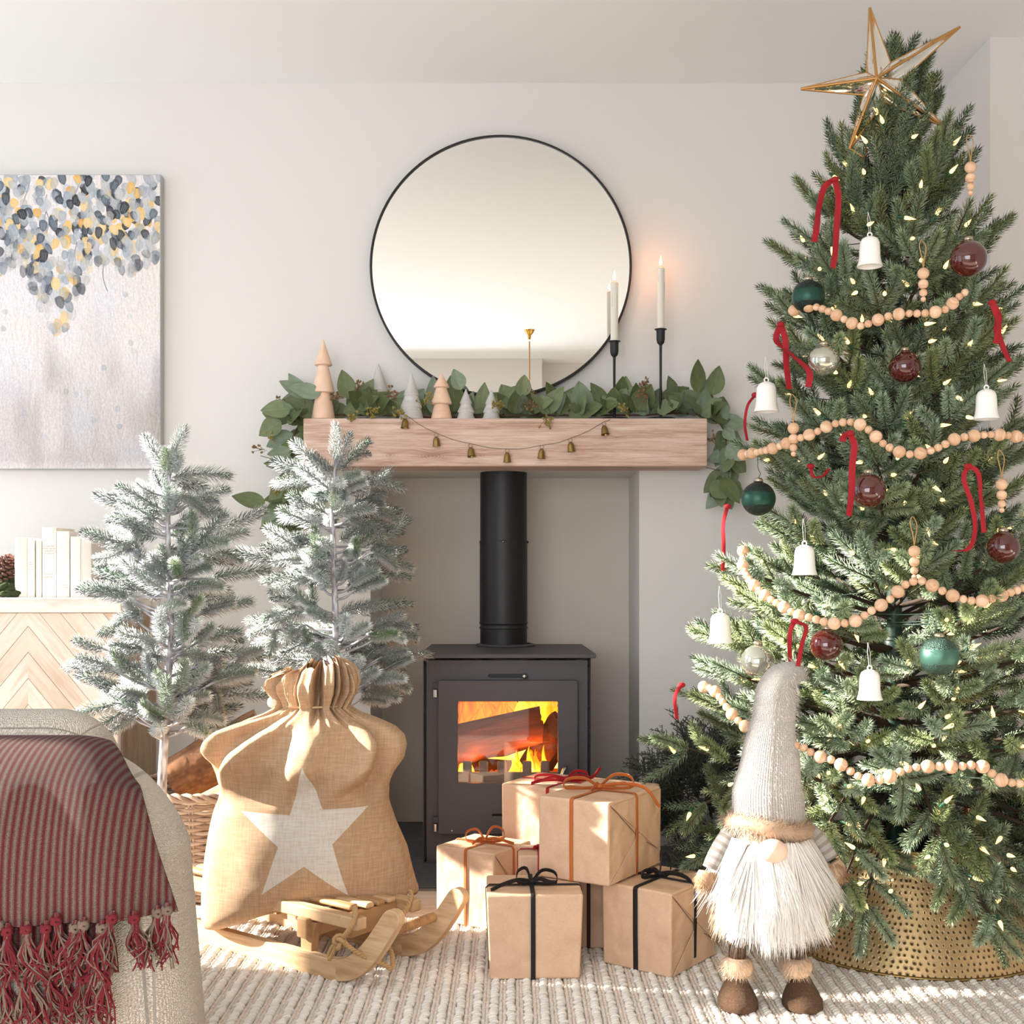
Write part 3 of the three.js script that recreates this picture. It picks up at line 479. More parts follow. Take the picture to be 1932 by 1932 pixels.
  sprinkle(main, 112, (p, T, k, u) => {
    const rt = u > 0.72 ? 1.15 : 1, up = r(), dir = V((r() - 0.5) * 2.2, 0.12 + up * 0.75 * rt, r() * 0.75 - 0.35).normalize();
    const q = p.clone().add(V((r() - 0.5) * 0.03, r() * 0.022 * rt, (r() - 0.6) * 0.05)); q.z = clamp(q.z, 0.03, 0.1);
    if (trees.some(([x, w]) => Math.abs(q.x + dir.x * 0.035 - x) < w + 0.012) && (q.z > 0.07 || dir.z > -0.05)) { dir.z = -0.25; q.z = 0.045; }
    leaf(q, dir, V((r() - 0.5) * 0.9, 0.25 + r() * 0.4, 1), k, 0.95 + r() * 0.5);
  });
  sprinkle(main, 30, (p, T, k, u) => { if (trees.some(([x, w]) => Math.abs(p.x - x) < w + 0.03)) return; leaf(p.clone().add(V(0, 0.004, 0.03)), V((r() - 0.5) * 2, 0.15 + r() * 0.4, 0.5), V((r() - 0.5) * 0.6, 0.6, 0.9), k, 0.8 + r() * 0.3); });
  sprinkle(leftT, 40, (p, T, k, u) => { const s = k % 2 ? 1 : -1; leaf(p.clone().add(V((r() - 0.5) * 0.012, 0, (r() - 0.5) * 0.03)), V(s * (0.2 + r() * 1.1), -0.15 - r() * 1.1 + (u < 0.15 ? 0.7 : 0), (r() - 0.35) * 0.9), V((r() - 0.5) * 2.2, 0.3, 0.9), k, 0.85 + r() * 0.35); });
  sprinkle(rightT, 36, (p, T, k, u) => { const s = k % 2 ? 1 : -0.6; leaf(p.clone().add(V((r() - 0.5) * 0.012, 0, (r() - 0.5) * 0.03)), V(s * (0.2 + r() * 0.8), -0.15 - r() * 1.1 + (u < 0.3 ? 1.3 : 0), (r() - 0.35) * 0.9), V((r() - 0.5) * 2.2, 0.3, 0.9), k, 0.85 + r() * 0.35); });
  for (const [x, y, d, dx, dy] of [[650, 752, 3.57, -0.6, 0.2], [672, 745, 3.56, 0.3, 0.6], [690, 770, 3.55, 0.5, -0.3], [660, 775, 3.55, 0.1, -0.3], [725, 745, 3.57, 0.8, 0.2], [1030, 778, 3.55, 0, -0.5], [1020, 765, 3.55, -0.5, 0], [1205, 738, 3.57, 0.3, 0.4], [1225, 745, 3.56, -0.4, 0], [1015, 742, 3.58, -0.8, 0.2], [1350, 840, 3.58, -0.3, 0.4], [1188, 778, 3.56, -0.3, 0.1], [955, 765, 3.545, -0.8, 0.1], [740, 775, 3.55, 0.4, -0.2], [800, 766, 3.55, 0.2, 0.4], [508, 850, 3.57, -1, 0.1], [520, 835, 3.57, -0.4, 0.4], [530, 912, 3.55, -0.2, -0.4], [535, 778, 3.6, 0, 0.6], [517, 985, 3.56, -0.4, -0.3]]) seeds(at(x, y, d), V(dx, dy, 0.3).normalize(), y < 790 && x < 1300 && x > 600 ? 16 : 9, r() < 0.6 ? seedM : seedB, 1.1);
  for (const [a, b, c] of [[[556, 880], [520, 868], [492, 860]], [[560, 800], [540, 782], [520, 776]], [[556, 940], [535, 955], [522, 990]], [[1378, 890], [1350, 886], [1332, 882]], [[560, 850], [572, 900], [600, 925]]]) part('twig', new Geo().tube(curve([at(...a, 3.57), at(...b, 3.56), at(...c, 3.57)], 12), 0.0018, 0.001, 5).build(), twig, t);
  for (const [x, y, dx, dy, k] of [[605, 742, -1, 0.1, 2], [585, 745, -0.9, 0.3, 2], [548, 770, -1, -0.15, 0], [530, 795, -0.7, -0.45, 1], [500, 948, -1, 0.12, 2], [528, 960, -0.5, -0.7, 0], [575, 900, 0.5, -0.8, 1], [585, 920, 0.45, -0.9, 2], [1352, 905, 0.1, -1, 0], [1362, 900, 0.45, -0.95, 2], [660, 752, -0.3, 1, 0], [870, 735, -0.4, 1, 3], [985, 748, 0.1, 1, 3], [1318, 740, -0.15, 1, 2], [1345, 745, 0.15, 1, 0]]) leaf(at(x, y, 3.56), V(dx, dy, 0.1), V(0.2, 0.2, 1), k, 1.1);
}

// ---------- wrapped presents ----------
const RUG = 0.0125; // standing height on the rug
{
  const r = rng(61);
  const kraftTex = pixTex(256, 256, (x, y) => { const t = vn(x / 3, y / 1.6, 85, 160, 2) * 0.5 + vn(x / 40, y / 40, 6, 6, 3) * 0.5; return [lerp(208, 224, t), lerp(171, 189, t), lerp(140, 158, t)]; });
  const wrinkle = pixTex(256, 256, (x, y) => grey((vn(x / 50, y / 34, 5, 7, 6) * 0.7 + vn(x / 14, y / 18, 18, 14, 7) * 0.3) * 255), false);
  const kraft = mat(0xffffff, 0.6, { map: kraftTex, bumpMap: wrinkle, bumpScale: 0.006 }), slit = mat(0x6e5136, 0.9);
  const velvet = c => phys(c, 0.75, { sheen: 0.6, sheenRoughness: 0.4, sheenColor: new THREE.Color(c).lerp(new THREE.Color(0xffffff), 0.35) });
  const orange = velvet(0xb9642a), black = velvet(0x120d0d), red = velvet(0xa3101f), brown = velvet(0x3a1712);
  // a box with its near lower-left corner scheme: local x along the left-front face, local z outward from it
  function present(label, corner, yaw, w, d, h, opt = {}) { // corner = floor point of the nearest vertical edge; face runs to -x, side runs to -z
    const t = thing('wrapped_present', label, 'present', V(corner.x, corner.y, corner.z), 'brown paper presents piled by the stove');
    t.rotation.y = yaw;
    const g = new RoundedBoxGeometry(w, h, d, 6, 0.005).translate(-w / 2, h / 2, -d / 2), p = g.attributes.position, tp = opt.taper || 0, q = rng(label.length * 7 + 1), s0 = q() * 100;
    for (let i = 0; i < p.count; i++) { let X = p.getX(i), Y = p.getY(i), Z = p.getZ(i); const k = 1 - tp * (1 - Y / h); X = (X + w / 2) * k - w / 2; Z = (Z + d / 2) * k - d / 2; p.setXYZ(i, X + (vn(X * 40, Y * 40 + Z * 30, 0, 0, s0) - 0.5) * 0.002, Y + (vn(X * 30, Z * 30, 0, 0, s0 + 1) - 0.5) * 0.002, Z + (vn(X * 36, Y * 36, 0, 0, s0 + 2) - 0.5) * 0.002); }
    g.computeVertexNormals();
    part('paper', metreUVs(g), kraft, t);
    // folded end flaps on the right-hand side, their open edges dark
    if (!opt.noflap) {
      const fl = (a, b, c) => { const sh = new THREE.Shape([a, b, c].map(k => new THREE.Vector2(...k))); return new THREE.ExtrudeGeometry(sh, { depth: 0.0012, bevelEnabled: false }).rotateY(Math.PI / 2).translate(0.0009, 0, 0); };
      part('end_flap', metreUVs(fl([0.004, h - 0.006], [d - 0.006, 0.03], [d - 0.004, h - 0.006])), kraft, t);
      part('end_flap', metreUVs(fl([0.006, 0.004], [d - 0.004, 0.004], [d * 0.56, h * 0.52])), kraft, t);
      part('flap_edge', new Geo().strip([V(0.0016, h - 0.006, -0.004), V(0.0017, h * 0.45, -d * 0.55), V(0.0016, 0.036, -d + 0.014)], V(0, 0.7, 0.7), 0.0011, 0.0004).build(), slit, t);
    }
    if (opt.ribbon) {
      const rb = opt.ribbon, rw = opt.rw || 0.0075, o = 0.0016, bx = -w * (opt.fx ?? 0.5), bz = -d * (opt.fz ?? 0.5), kb = 1 - tp;
      const cx = X => (X + w / 2) * kb - w / 2, cz = Z => (Z + d / 2) * kb - d / 2;
      part('ribbon', new Geo().strip([V(cx(bx), 0.001, cz(0) + o), V(lerp(cx(bx), bx, 0.5), h * 0.5, o + 0.001 + cz(0) / 2), V(bx, h - 0.006, o), V(bx, h - 0.001, o * 0.4), V(bx, h + o, -0.006), V(bx, h + o, bz), V(bx, h + o, -d + 0.006), V(bx, h - 0.004, -d - o), V(cx(bx), 0.001, -d - o - cz(0) * 0)], V(1, 0, 0), rw).build(), rb, t);
      part('ribbon', new Geo().strip([V(cx(0) + o + 0.001, 0.001, bz), V(cx(0) / 2 + o + 0.002, h * 0.5, bz), V(o + 0.001, h - 0.006, bz), V(o * 0.4, h - 0.001, bz), V(-0.006, h + o + 0.001, bz), V(bx, h + o + 0.001, bz), V(-w + 0.006, h + o + 0.001, bz), V(-w - o, h - 0.004, bz), V(cx(-w) - o, 0.001, bz)], V(0, 0, 1), rw).build(), rb, t);
      const bow = new THREE.Group(); bow.name = 'bow'; bow.position.set(bx, h + o + 0.002, bz); bow.rotation.y = -yaw + (opt.bowTurn || 0); t.add(bow);
      const S = opt.bow || 1;
      for (const s of [-1, 1]) {
        const L = (opt.loop || [0.045, 0.045])[s < 0 ? 0 : 1] * S, up = (opt.up || [0.02, 0.024])[s < 0 ? 0 : 1] * S;
        part('bow_loop', new Geo().strip(curve([V(0, 0.004, 0), V(s * L * 0.45, up * 1.15, 0.004), V(s * L * 0.95, up * 0.95, 0.008), V(s * L, up * 0.3, 0.012), V(s * L * 0.5, 0.003, 0.01), V(0, 0.004, 0.002)], 26), V(0, 0.8, 0.6), rw).build(), rb, bow);
        const [tx, ty, tz] = (opt.tails || [[-0.05, 0.002, 0.03], [0.06, 0.002, 0.01]])[s < 0 ? 0 : 1];
        part('bow_tail', new Geo().strip(curve([V(0, 0.005, 0), V(tx * 0.35, 0.012 * S, tz * 0.35), V(tx * 0.75, 0.006, tz * 0.75), V(tx, ty, tz)], 18), V(-tz * s, 0.3, tx * s + 0.01), rw).build(), rb, bow);
      }
      part('knot', move(new THREE.SphereGeometry(0.0062 * Math.sqrt(S), 12, 10).scale(1.1, 0.9, 1), 0, 0.006, 0.001), rb, bow);
    }
    return t;
  }
  function metreUVs(g) { metreUV(g); const uv = g.attributes.uv; for (let i = 0; i < uv.count; i++) uv.setXY(i, uv.getX(i) * 4, uv.getY(i) * 4); return g; }
  const C = (x, D, y = RUG) => V(x, y, CAMZ - D);
  present('black-bowed kraft present at the front of the pile, facing straight ahead', C(0.146, 2.467), 0.025, 0.198, 0.17, 0.1745, { taper: 0.07, ribbon: black, rw: 0.0095, fx: 0.52, fz: 0.45, noflap: true, loop: [0.03, 0.052], up: [0.03, 0.026], tails: [[-0.085, -0.002, 0.045], [0.05, 0.006, 0.012]], bow: 1.0 });
  present('kraft paper present with black velvet bow standing beside the gnome', C(0.3255, 2.473), -0.64, 0.168, 0.2, 0.1745, { ribbon: black, rw: 0.0105, fx: 0.5, fz: 0.5, taper: 0.02, loop: [0.042, 0.02], up: [0.014, 0.045], tails: [[-0.02, 0.004, -0.03], [0.06, -0.02, 0.07]], bowTurn: 0.2 });
  present('largest present with burnt orange bow stacked on top of the front two', C(0.2022, 2.518, 0.1895), -0.575, 0.173, 0.244, 0.1745, { ribbon: orange, rw: 0.0085, fx: 0.52, fz: 0.5, loop: [0.075, 0.07], up: [0.02, 0.026], tails: [[-0.02, 0.002, 0.03], [0.13, -0.035, 0.03]], bow: 1.05 });
  present('sunlit present with burnt orange bow at the left, in front of the stove door', C(-0.0418, 2.80), -0.56, 0.165, 0.165, 0.1795, { ribbon: orange, rw: 0.0075, fx: 0.48, fz: 0.5, loop: [0.05, 0.05], up: [0.03, 0.036], tails: [[-0.03, 0.002, 0.03], [0.07, 0.002, 0.03]], bow: 0.9 });
  present('tall sunlit present with a red bow at the back of the pile', C(0.277, 2.90), -0.52, 0.35, 0.2, 0.295, { ribbon: red, rw: 0.0085, fx: 0.62, fz: 0.5, loop: [0.075, 0.05], up: [0.012, 0.02], tails: [[-0.09, 0.002, 0.05], [0.09, 0.03, -0.02]], bow: 1.1 });
  present('small pale present squeezed between the left one and the stacked one', C(0.098, 2.70), 0.0, 0.084, 0.11, 0.2, { ribbon: red, rw: 0.006, fx: 0.45, fz: 0.5, noflap: true, bow: 0.25, tails: [[-0.01, 0.001, 0.01], [0.01, 0.001, 0.01]] });
  present('shaded present with dark red ribbon half hidden behind the front two', C(0.2135, 2.675), 0.0, 0.105, 0.15, 0.172, { ribbon: brown, rw: 0.0085, fx: 0.42, fz: 0.5, noflap: true, bow: 0.01 });
}

// ---------- sled and sack ----------
{
  const wt = woodTex([206, 172, 132], [172, 132, 92], [222, 192, 154], 81, 1024, 256), pine = mat(0xffffff, 0.6, { map: wt });
  const darker = mat(0xffffff, 0.65, { map: woodTex([168, 126, 84], [128, 90, 56], [186, 146, 102], 85, 512, 256) });
  const sled = thing('wooden_sled', 'pale wooden sled with curled runners and a rope under the sack', 'sled', V(-0.353, RUG - 0.001, CAMZ - 2.467));
  sled.rotation.y = Math.atan2(-0.6, 0.8); // local +x runs to the front of the sled, local -z to its far runner
  const GAP = 0.2, TH = 0.02;
  const runner = z => { // outline of the plank in x, y
    const s = new THREE.Shape(); s.moveTo(-0.6, 0); s.lineTo(-0.02, 0);
    s.bezierCurveTo(0.068, 0, 0.11, 0.055, 0.168, 0.144); s.quadraticCurveTo(0.175, 0.158, 0.162, 0.166); s.quadraticCurveTo(0.144, 0.173, 0.131, 0.157);
    s.bezierCurveTo(0.078, 0.088, 0.045, 0.041, -0.03, 0.04); s.lineTo(-0.6, 0.04); s.closePath();
    const g = new THREE.ExtrudeGeometry(s, { depth: TH - 0.004, bevelEnabled: true, bevelSize: 0.0018, bevelThickness: 0.002, bevelSegments: 2, curveSegments: 24 }).translate(0, 0.002, z - TH / 2 + 0.002);
    const uv = g.attributes.uv; for (let i = 0; i < uv.count; i++) uv.setXY(i, uv.getX(i), uv.getY(i) * 3); return g; };
  part('runner', runner(0), pine, sled); part('runner', runner(-GAP), pine, sled);
  for (const z of [-0.016, -GAP + 0.016]) {
    part('rail', metreUV(box(0.66, 0.026, 0.028, -0.28, 0.121, z, 0.004)).rotateZ(0), pine, sled);
    for (const x of [-0.4, -0.1]) {
      const s = new THREE.Shape(); s.moveTo(-0.016, 0.03); s.lineTo(0.016, 0.03); s.quadraticCurveTo(0.012, 0.07, 0.03, 0.104); s.lineTo(-0.02, 0.104); s.quadraticCurveTo(-0.014, 0.07, -0.016, 0.03);
      part('upright', metreUV(new THREE.ExtrudeGeometry(s, { depth: 0.018, bevelEnabled: true, bevelSize: 0.001, bevelThickness: 0.001, bevelSegments: 1 }).translate(x, 0, z - 0.009 + (z > -0.05 ? 0.003 : -0.003)), 'y'), darker, sled);
    }
  }
  for (const x of [-0.4, -0.1]) part('cross_beam', metreUV(box(0.03, 0.042, GAP + 0.02, x, 0.092, -GAP / 2, 0.003), 'z'), darker, sled);
  part('cross_beam', metreUV(box(0.018, 0.05, GAP - 0.06, -0.005, 0.104, -GAP / 2, 0.003), 'z'), darker, sled);
  [[-0.05, -0.018], [-0.08, 0.0], [-0.11, 0.004], [-0.14, 0.006]].forEach(([z, e], i) => part('seat_slat', metreUV(box(0.56, 0.012, 0.024, -0.27 + e, 0.1365, z - 0.004, 0.0058, 4)), i % 2 ? pine : darker, sled));
  part('front_bar', new THREE.CylinderGeometry(0.011, 0.011, GAP - 0.02, 8).rotateX(Math.PI / 2).translate(0.09, 0.102, -GAP / 2), darker, sled);
  for (const z of [-0.016, -GAP + 0.016]) {
    const e = part('eye_screw', new THREE.TorusGeometry(0.007, 0.0015, 8, 20).translate(0.03, 0.143, z), chrome, sled);
  }
  // twisted rope: two strands
  const jute = mat(0xb99467, 0.95), rope = (pts, rad) => { const c = curve(pts, Math.round(pts.length * 16)); const up = V(0.31, 0.9, 0.2).normalize(); for (const ph of [0, Math.PI]) { const tw = c.map((p, k) => { const T = c[Math.min(k + 1, c.length - 1)].clone().sub(c[Math.max(k - 1, 0)]).normalize(), a = new THREE.Vector3().crossVectors(T, up).normalize(), b = new THREE.Vector3().crossVectors(a, T); return p.clone().addScaledVector(a, Math.cos(k * 0.75 + ph) * rad * 0.62).addScaledVector(b, Math.sin(k * 0.75 + ph) * rad * 0.62); }); ropes.push(new Geo().tube(tw, rad * 0.72, rad * 0.72, 7).build()); } }, ropes = [];
  rope([V(0.03, 0.150, -GAP + 0.016), V(0.045, 0.140, -GAP + 0.03), V(0.06, 0.114, -GAP * 0.62), V(0.07, 0.106, -GAP * 0.4), V(0.075, 0.104, -0.04)], 0.0042);
  rope([V(0.03, 0.150, -0.016), V(0.045, 0.142, 0.0), V(0.05, 0.124, 0.014), V(0.035, 0.104, 0.018), V(0.028, 0.092, 0.018)], 0.0044);
  rope([V(0.028, 0.096, 0.02), V(0.05, 0.084, 0.022), V(0.08, 0.068, 0.01), V(0.11, 0.048, -0.02), V(0.115, 0.040, -0.03), V(0.1, 0.060, -0.05), V(0.08, 0.084, -0.05)], 0.0042);
  rope([V(0.025, 0.089, 0.022), V(0.005, 0.076, 0.024), V(-0.005, 0.056, 0.024), V(-0.001, 0.050, 0.026), V(0.006, 0.060, 0.026), V(0.018, 0.080, 0.026), V(0.027, 0.089, 0.022)], 0.0034);
  const kn = []; for (let k = 0; k < 40; k++) { const a = k / 39 * 6.28; kn.push(V(0.026 + Math.cos(a * 2) * (0.009 + 0.004 * Math.cos(a * 3)), 0.09 + Math.sin(a * 2) * (0.009 + 0.004 * Math.cos(a * 3)), 0.024 + 0.007 * Math.sin(a * 3))); }
  ropes.push(new Geo().tube(kn, 0.0046, 0.0046, 7).build());
  part('rope', merge(ropes), jute, sled);
}
{
  const sack = thing('hessian_sack', 'big natural hessian sack with a printed white star standing on the sled', 'sack');
  const D0 = 2.71, S = FOC / D0, cx = 588;
  const X0 = 380, Y0 = 1245, SZ = 520; // pixels of the photograph the print's square covers
  const N = 2048, cv = document.createElement('canvas'); cv.width = cv.height = N; const g2 = cv.getContext('2d'), img = g2.createImageData(N, N), star = (() => { const T = [[596, 1424], [625, 1507], [703, 1507], [643, 1569], [673, 1660], [594, 1606], [516, 1659], [547, 1572], [475, 1512], [566, 1517]].map(([a, b]) => [(a - X0) / SZ * N, (b - Y0) / SZ * N]); return T; })();
  const mask = document.createElement('canvas'); mask.width = mask.height = N; const mx = mask.getContext('2d'); mx.fillStyle = '#fff'; mx.beginPath(); star.forEach(([a, b], i) => i ? mx.lineTo(a, b) : mx.moveTo(a, b)); mx.closePath(); mx.fill();
  const md = mx.getImageData(0, 0, N, N).data, bump = new Uint8Array(1024 * 1024 * 4);
  for (let y = 0, i = 0; y < N; y++) for (let x = 0; x < N; x++, i += 4) {
    const tx = vn(x / 5, y / 60, 0, 0, 1), ty = vn(x / 60, y / 5, 0, 0, 2), wv = (Math.sin(x * Math.PI / 2.5) * Math.sin(y * Math.PI / 2.5)) * 0.25 + (tx + ty) * 0.5, big = vn(x / 160, y / 160, 0, 0, 3);
    let c = [lerp(172, 212, wv * 0.8 + big * 0.15), lerp(138, 180, wv * 0.8 + big * 0.15), lerp(104, 148, wv * 0.8 + big * 0.15)];
    const ink = md[i + 3] / 255 * clamp(0.9 + (wv - 0.55) * 0.5, 0, 1);
    for (let k = 0; k < 3; k++) img.data[i + k] = lerp(c[k], [226, 222, 214][k], ink);
    img.data[i + 3] = 255;
  }
  g2.putImageData(img, 0, 0);
  const tex = new THREE.CanvasTexture(cv); tex.colorSpace = THREE.SRGBColorSpace; tex.wrapS = tex.wrapT = THREE.RepeatWrapping;
  const weave = pixTex(256, 256, (x, y) => grey(128 + 60 * Math.sin(x * Math.PI / 4) * Math.sin(y * Math.PI / 4) + 60 * (vn(x / 3, y / 40, 85, 6, 4) + vn(x / 40, y / 3, 6, 85, 5) - 1)), false, 9, 9);
  const cloth = mat(0xffffff, 0.95, { map: tex, bumpMap: weave, bumpScale: 0.0014, side: THREE.DoubleSide });
  const out = [[1252, 540, 655, 0.035], [1262, 522, 664, 0.045], [1285, 514, 668, 0.058], [1305, 516, 667, 0.058], [1322, 524, 660, 0.05], [1332, 526, 656, 0.047], [1345, 500, 678, 0.062], [1358, 462, 712, 0.088], [1372, 432, 742, 0.108], [1388, 415, 758, 0.122], [1405, 410, 762, 0.13], [1430, 412, 757, 0.13], [1455, 416, 741, 0.122], [1478, 415, 730, 0.117], [1510, 409, 733, 0.122], [1550, 401, 746, 0.13], [1600, 392, 766, 0.138], [1640, 386, 776, 0.14], [1670, 383, 785, 0.135], [1686, 386, 792, 0.12], [1692, 420, 770, 0.09], [1693, 560, 640, 0.02]];
  const m = 96, n = 320, rows = [], r = rng(19);
  const bottom = x => table([[380, 58], [420, 50], [460, 36], [510, 16], [560, 2], [600, -2], [640, -4], [720, -8], [800, -6]], x)[0];
  const ridge = (th, c, w) => { let d = Math.atan2(Math.sin(th - c), Math.cos(th - c)) / w; return Math.exp(-d * d); };
  for (let k = 0; k <= m; k++) {
    const y0 = k < 60 ? lerp(1252, 1440, k / 60) : lerp(1440, 1693, Math.pow((k - 60) / (m - 60), 0.92));
    const [L, R, B] = table(out, y0), row = [], mid = (L + R) / 2, hw = (R - L) / 2;
    for (let s = 0; s <= n; s++) {
      const th = (s % n) / n * Math.PI * 2, c = Math.cos(th), sn = Math.sin(th); // th = 90 deg faces the camera
      const e = 0.82, ex = Math.sign(c) * Math.pow(Math.abs(c), e), ez = Math.sign(sn) * Math.pow(Math.abs(sn), e);
      const ph = vn((s % n) / 8, 0, n / 8, 0, 31) * 5;
      // gathers at the neck
      const ga = y0 < 1332 ? lerp(0.036, 0.014, smooth(1280, 1330, y0)) : 0.013 * (1 - smooth(1335, 1385, y0));
      const gather = ga * (Math.sin(th * 11 + ph * 2.2 + (y0 < 1332 ? 0.9 * Math.sin(y0 / 26 + th * 2) : 0)) * 0.75 + Math.sin(th * 7 + ph * 1.6) * 0.6);
      // swags below the neck, ridges bending down and out from it
      const t2 = smooth(1335, 1375, y0) * (1 - smooth(1440, 1520, y0)), dy = (y0 - 1340) / 100;
      const swag = t2 * 1.45 * (0.03 * ridge(th, 1.45 + 0.12 * dy, 0.13) - 0.022 * ridge(th, 1.12 + 0.0 * dy, 0.2) * (1 - smooth(1385, 1440, y0)) + 0.026 * ridge(th, 0.86 - 0.05 * dy + 0.2 * dy * dy, 0.15) + 0.03 * ridge(th, 1.75 + 0.62 * dy, 0.17) - 0.026 * ridge(th, 2.05 + 0.42 * dy, 0.22) + 0.03 * ridge(th, 2.42 + 0.55 * dy, 0.2) - 0.018 * ridge(th, 0.5, 0.2) + 0.014 * Math.sin(th * 5 + 2));
      // tuck at the waist and slack lower down
      const waist = -0.02 * Math.exp(-Math.pow((y0 - 1478 + 18 * c - 10 * Math.sin(th * 3)) / 20, 2)) * (0.6 + 0.4 * Math.sin(th * 2 + 1)) + 0.012 * Math.exp(-Math.pow((y0 - 1440 - 26 * c) / 26, 2));
      const slack = smooth(1500, 1600, y0) * (0.007 * Math.sin(th * 4 + y0 / 40) + 0.006 * (vn(th * 3, y0 / 45, 0, 0, 5) - 0.5)) * (1 - smooth(1670, 1693, y0));
      const d = gather + swag + waist + slack;
      const px = mid + hw * ex, X = (px - cx) / S + d * c * (Math.abs(c) > 0.92 ? 0.3 : 0.7), Z = B * ez + d * sn;
      const rim = y0 < 1300 ? (1300 - y0) / 48 * (-12 * Math.exp(-Math.pow((th - 1.1) / 0.6, 2)) + 14 * Math.sin(th * 5 + 1) * vn(th * 3, 1, 0, 0, 2) + 6 * Math.sin(th * 11 + ph * 2.2) - 8 * c + 6) : 0;
      const down = bottom(px) * smooth(1560, 1690, y0);
      row.push(V(X, CAMY - (y0 + rim + down - 1076) / S, Z));
    }
    rows.push(row);
  }
  const g = new Geo().rings(rows, (k, s, p) => [(p.x * S + cx - X0) / SZ, 1 - ((CAMY - p.y) * S + 1076 - Y0) / SZ]).build();
  const smoothSeam = g.attributes.normal; for (let k = 0; k <= m; k++) { const a = k * (n + 1), b = a + n, v = V(smoothSeam.getX(a) + smoothSeam.getX(b), smoothSeam.getY(a) + smoothSeam.getY(b), smoothSeam.getZ(a) + smoothSeam.getZ(b)).normalize(); smoothSeam.setXYZ(a, v.x, v.y, v.z); smoothSeam.setXYZ(b, v.x, v.y, v.z); }
  sack.position.set((cx - 966) / S, 0, CAMZ - D0);
  part('cloth_bag', g, cloth, sack);
  // drawstring and its stopper at the left of the neck
  const neck = []; for (let k = 0; k <= 60; k++) { const th = k / 60 * Math.PI * 2; neck.push(V(Math.cos(th) * 0.072 + (591 - cx) / S, CAMY - (1330 - 1076) / S, Math.sin(th) * 0.052)); }
  part('drawstring', new Geo().tube(neck, 0.0025, 0.0025, 6).build(), mat(0xc9b08a, 0.9), sack);
  part('stopper', move(new THREE.SphereGeometry(0.0115, 16, 12).scale(1, 1.1, 1), (519 - cx) / S, CAMY - (1322 - 1076) / S, 0.03), mat(0xe9e2d4, 0.6), sack);
}

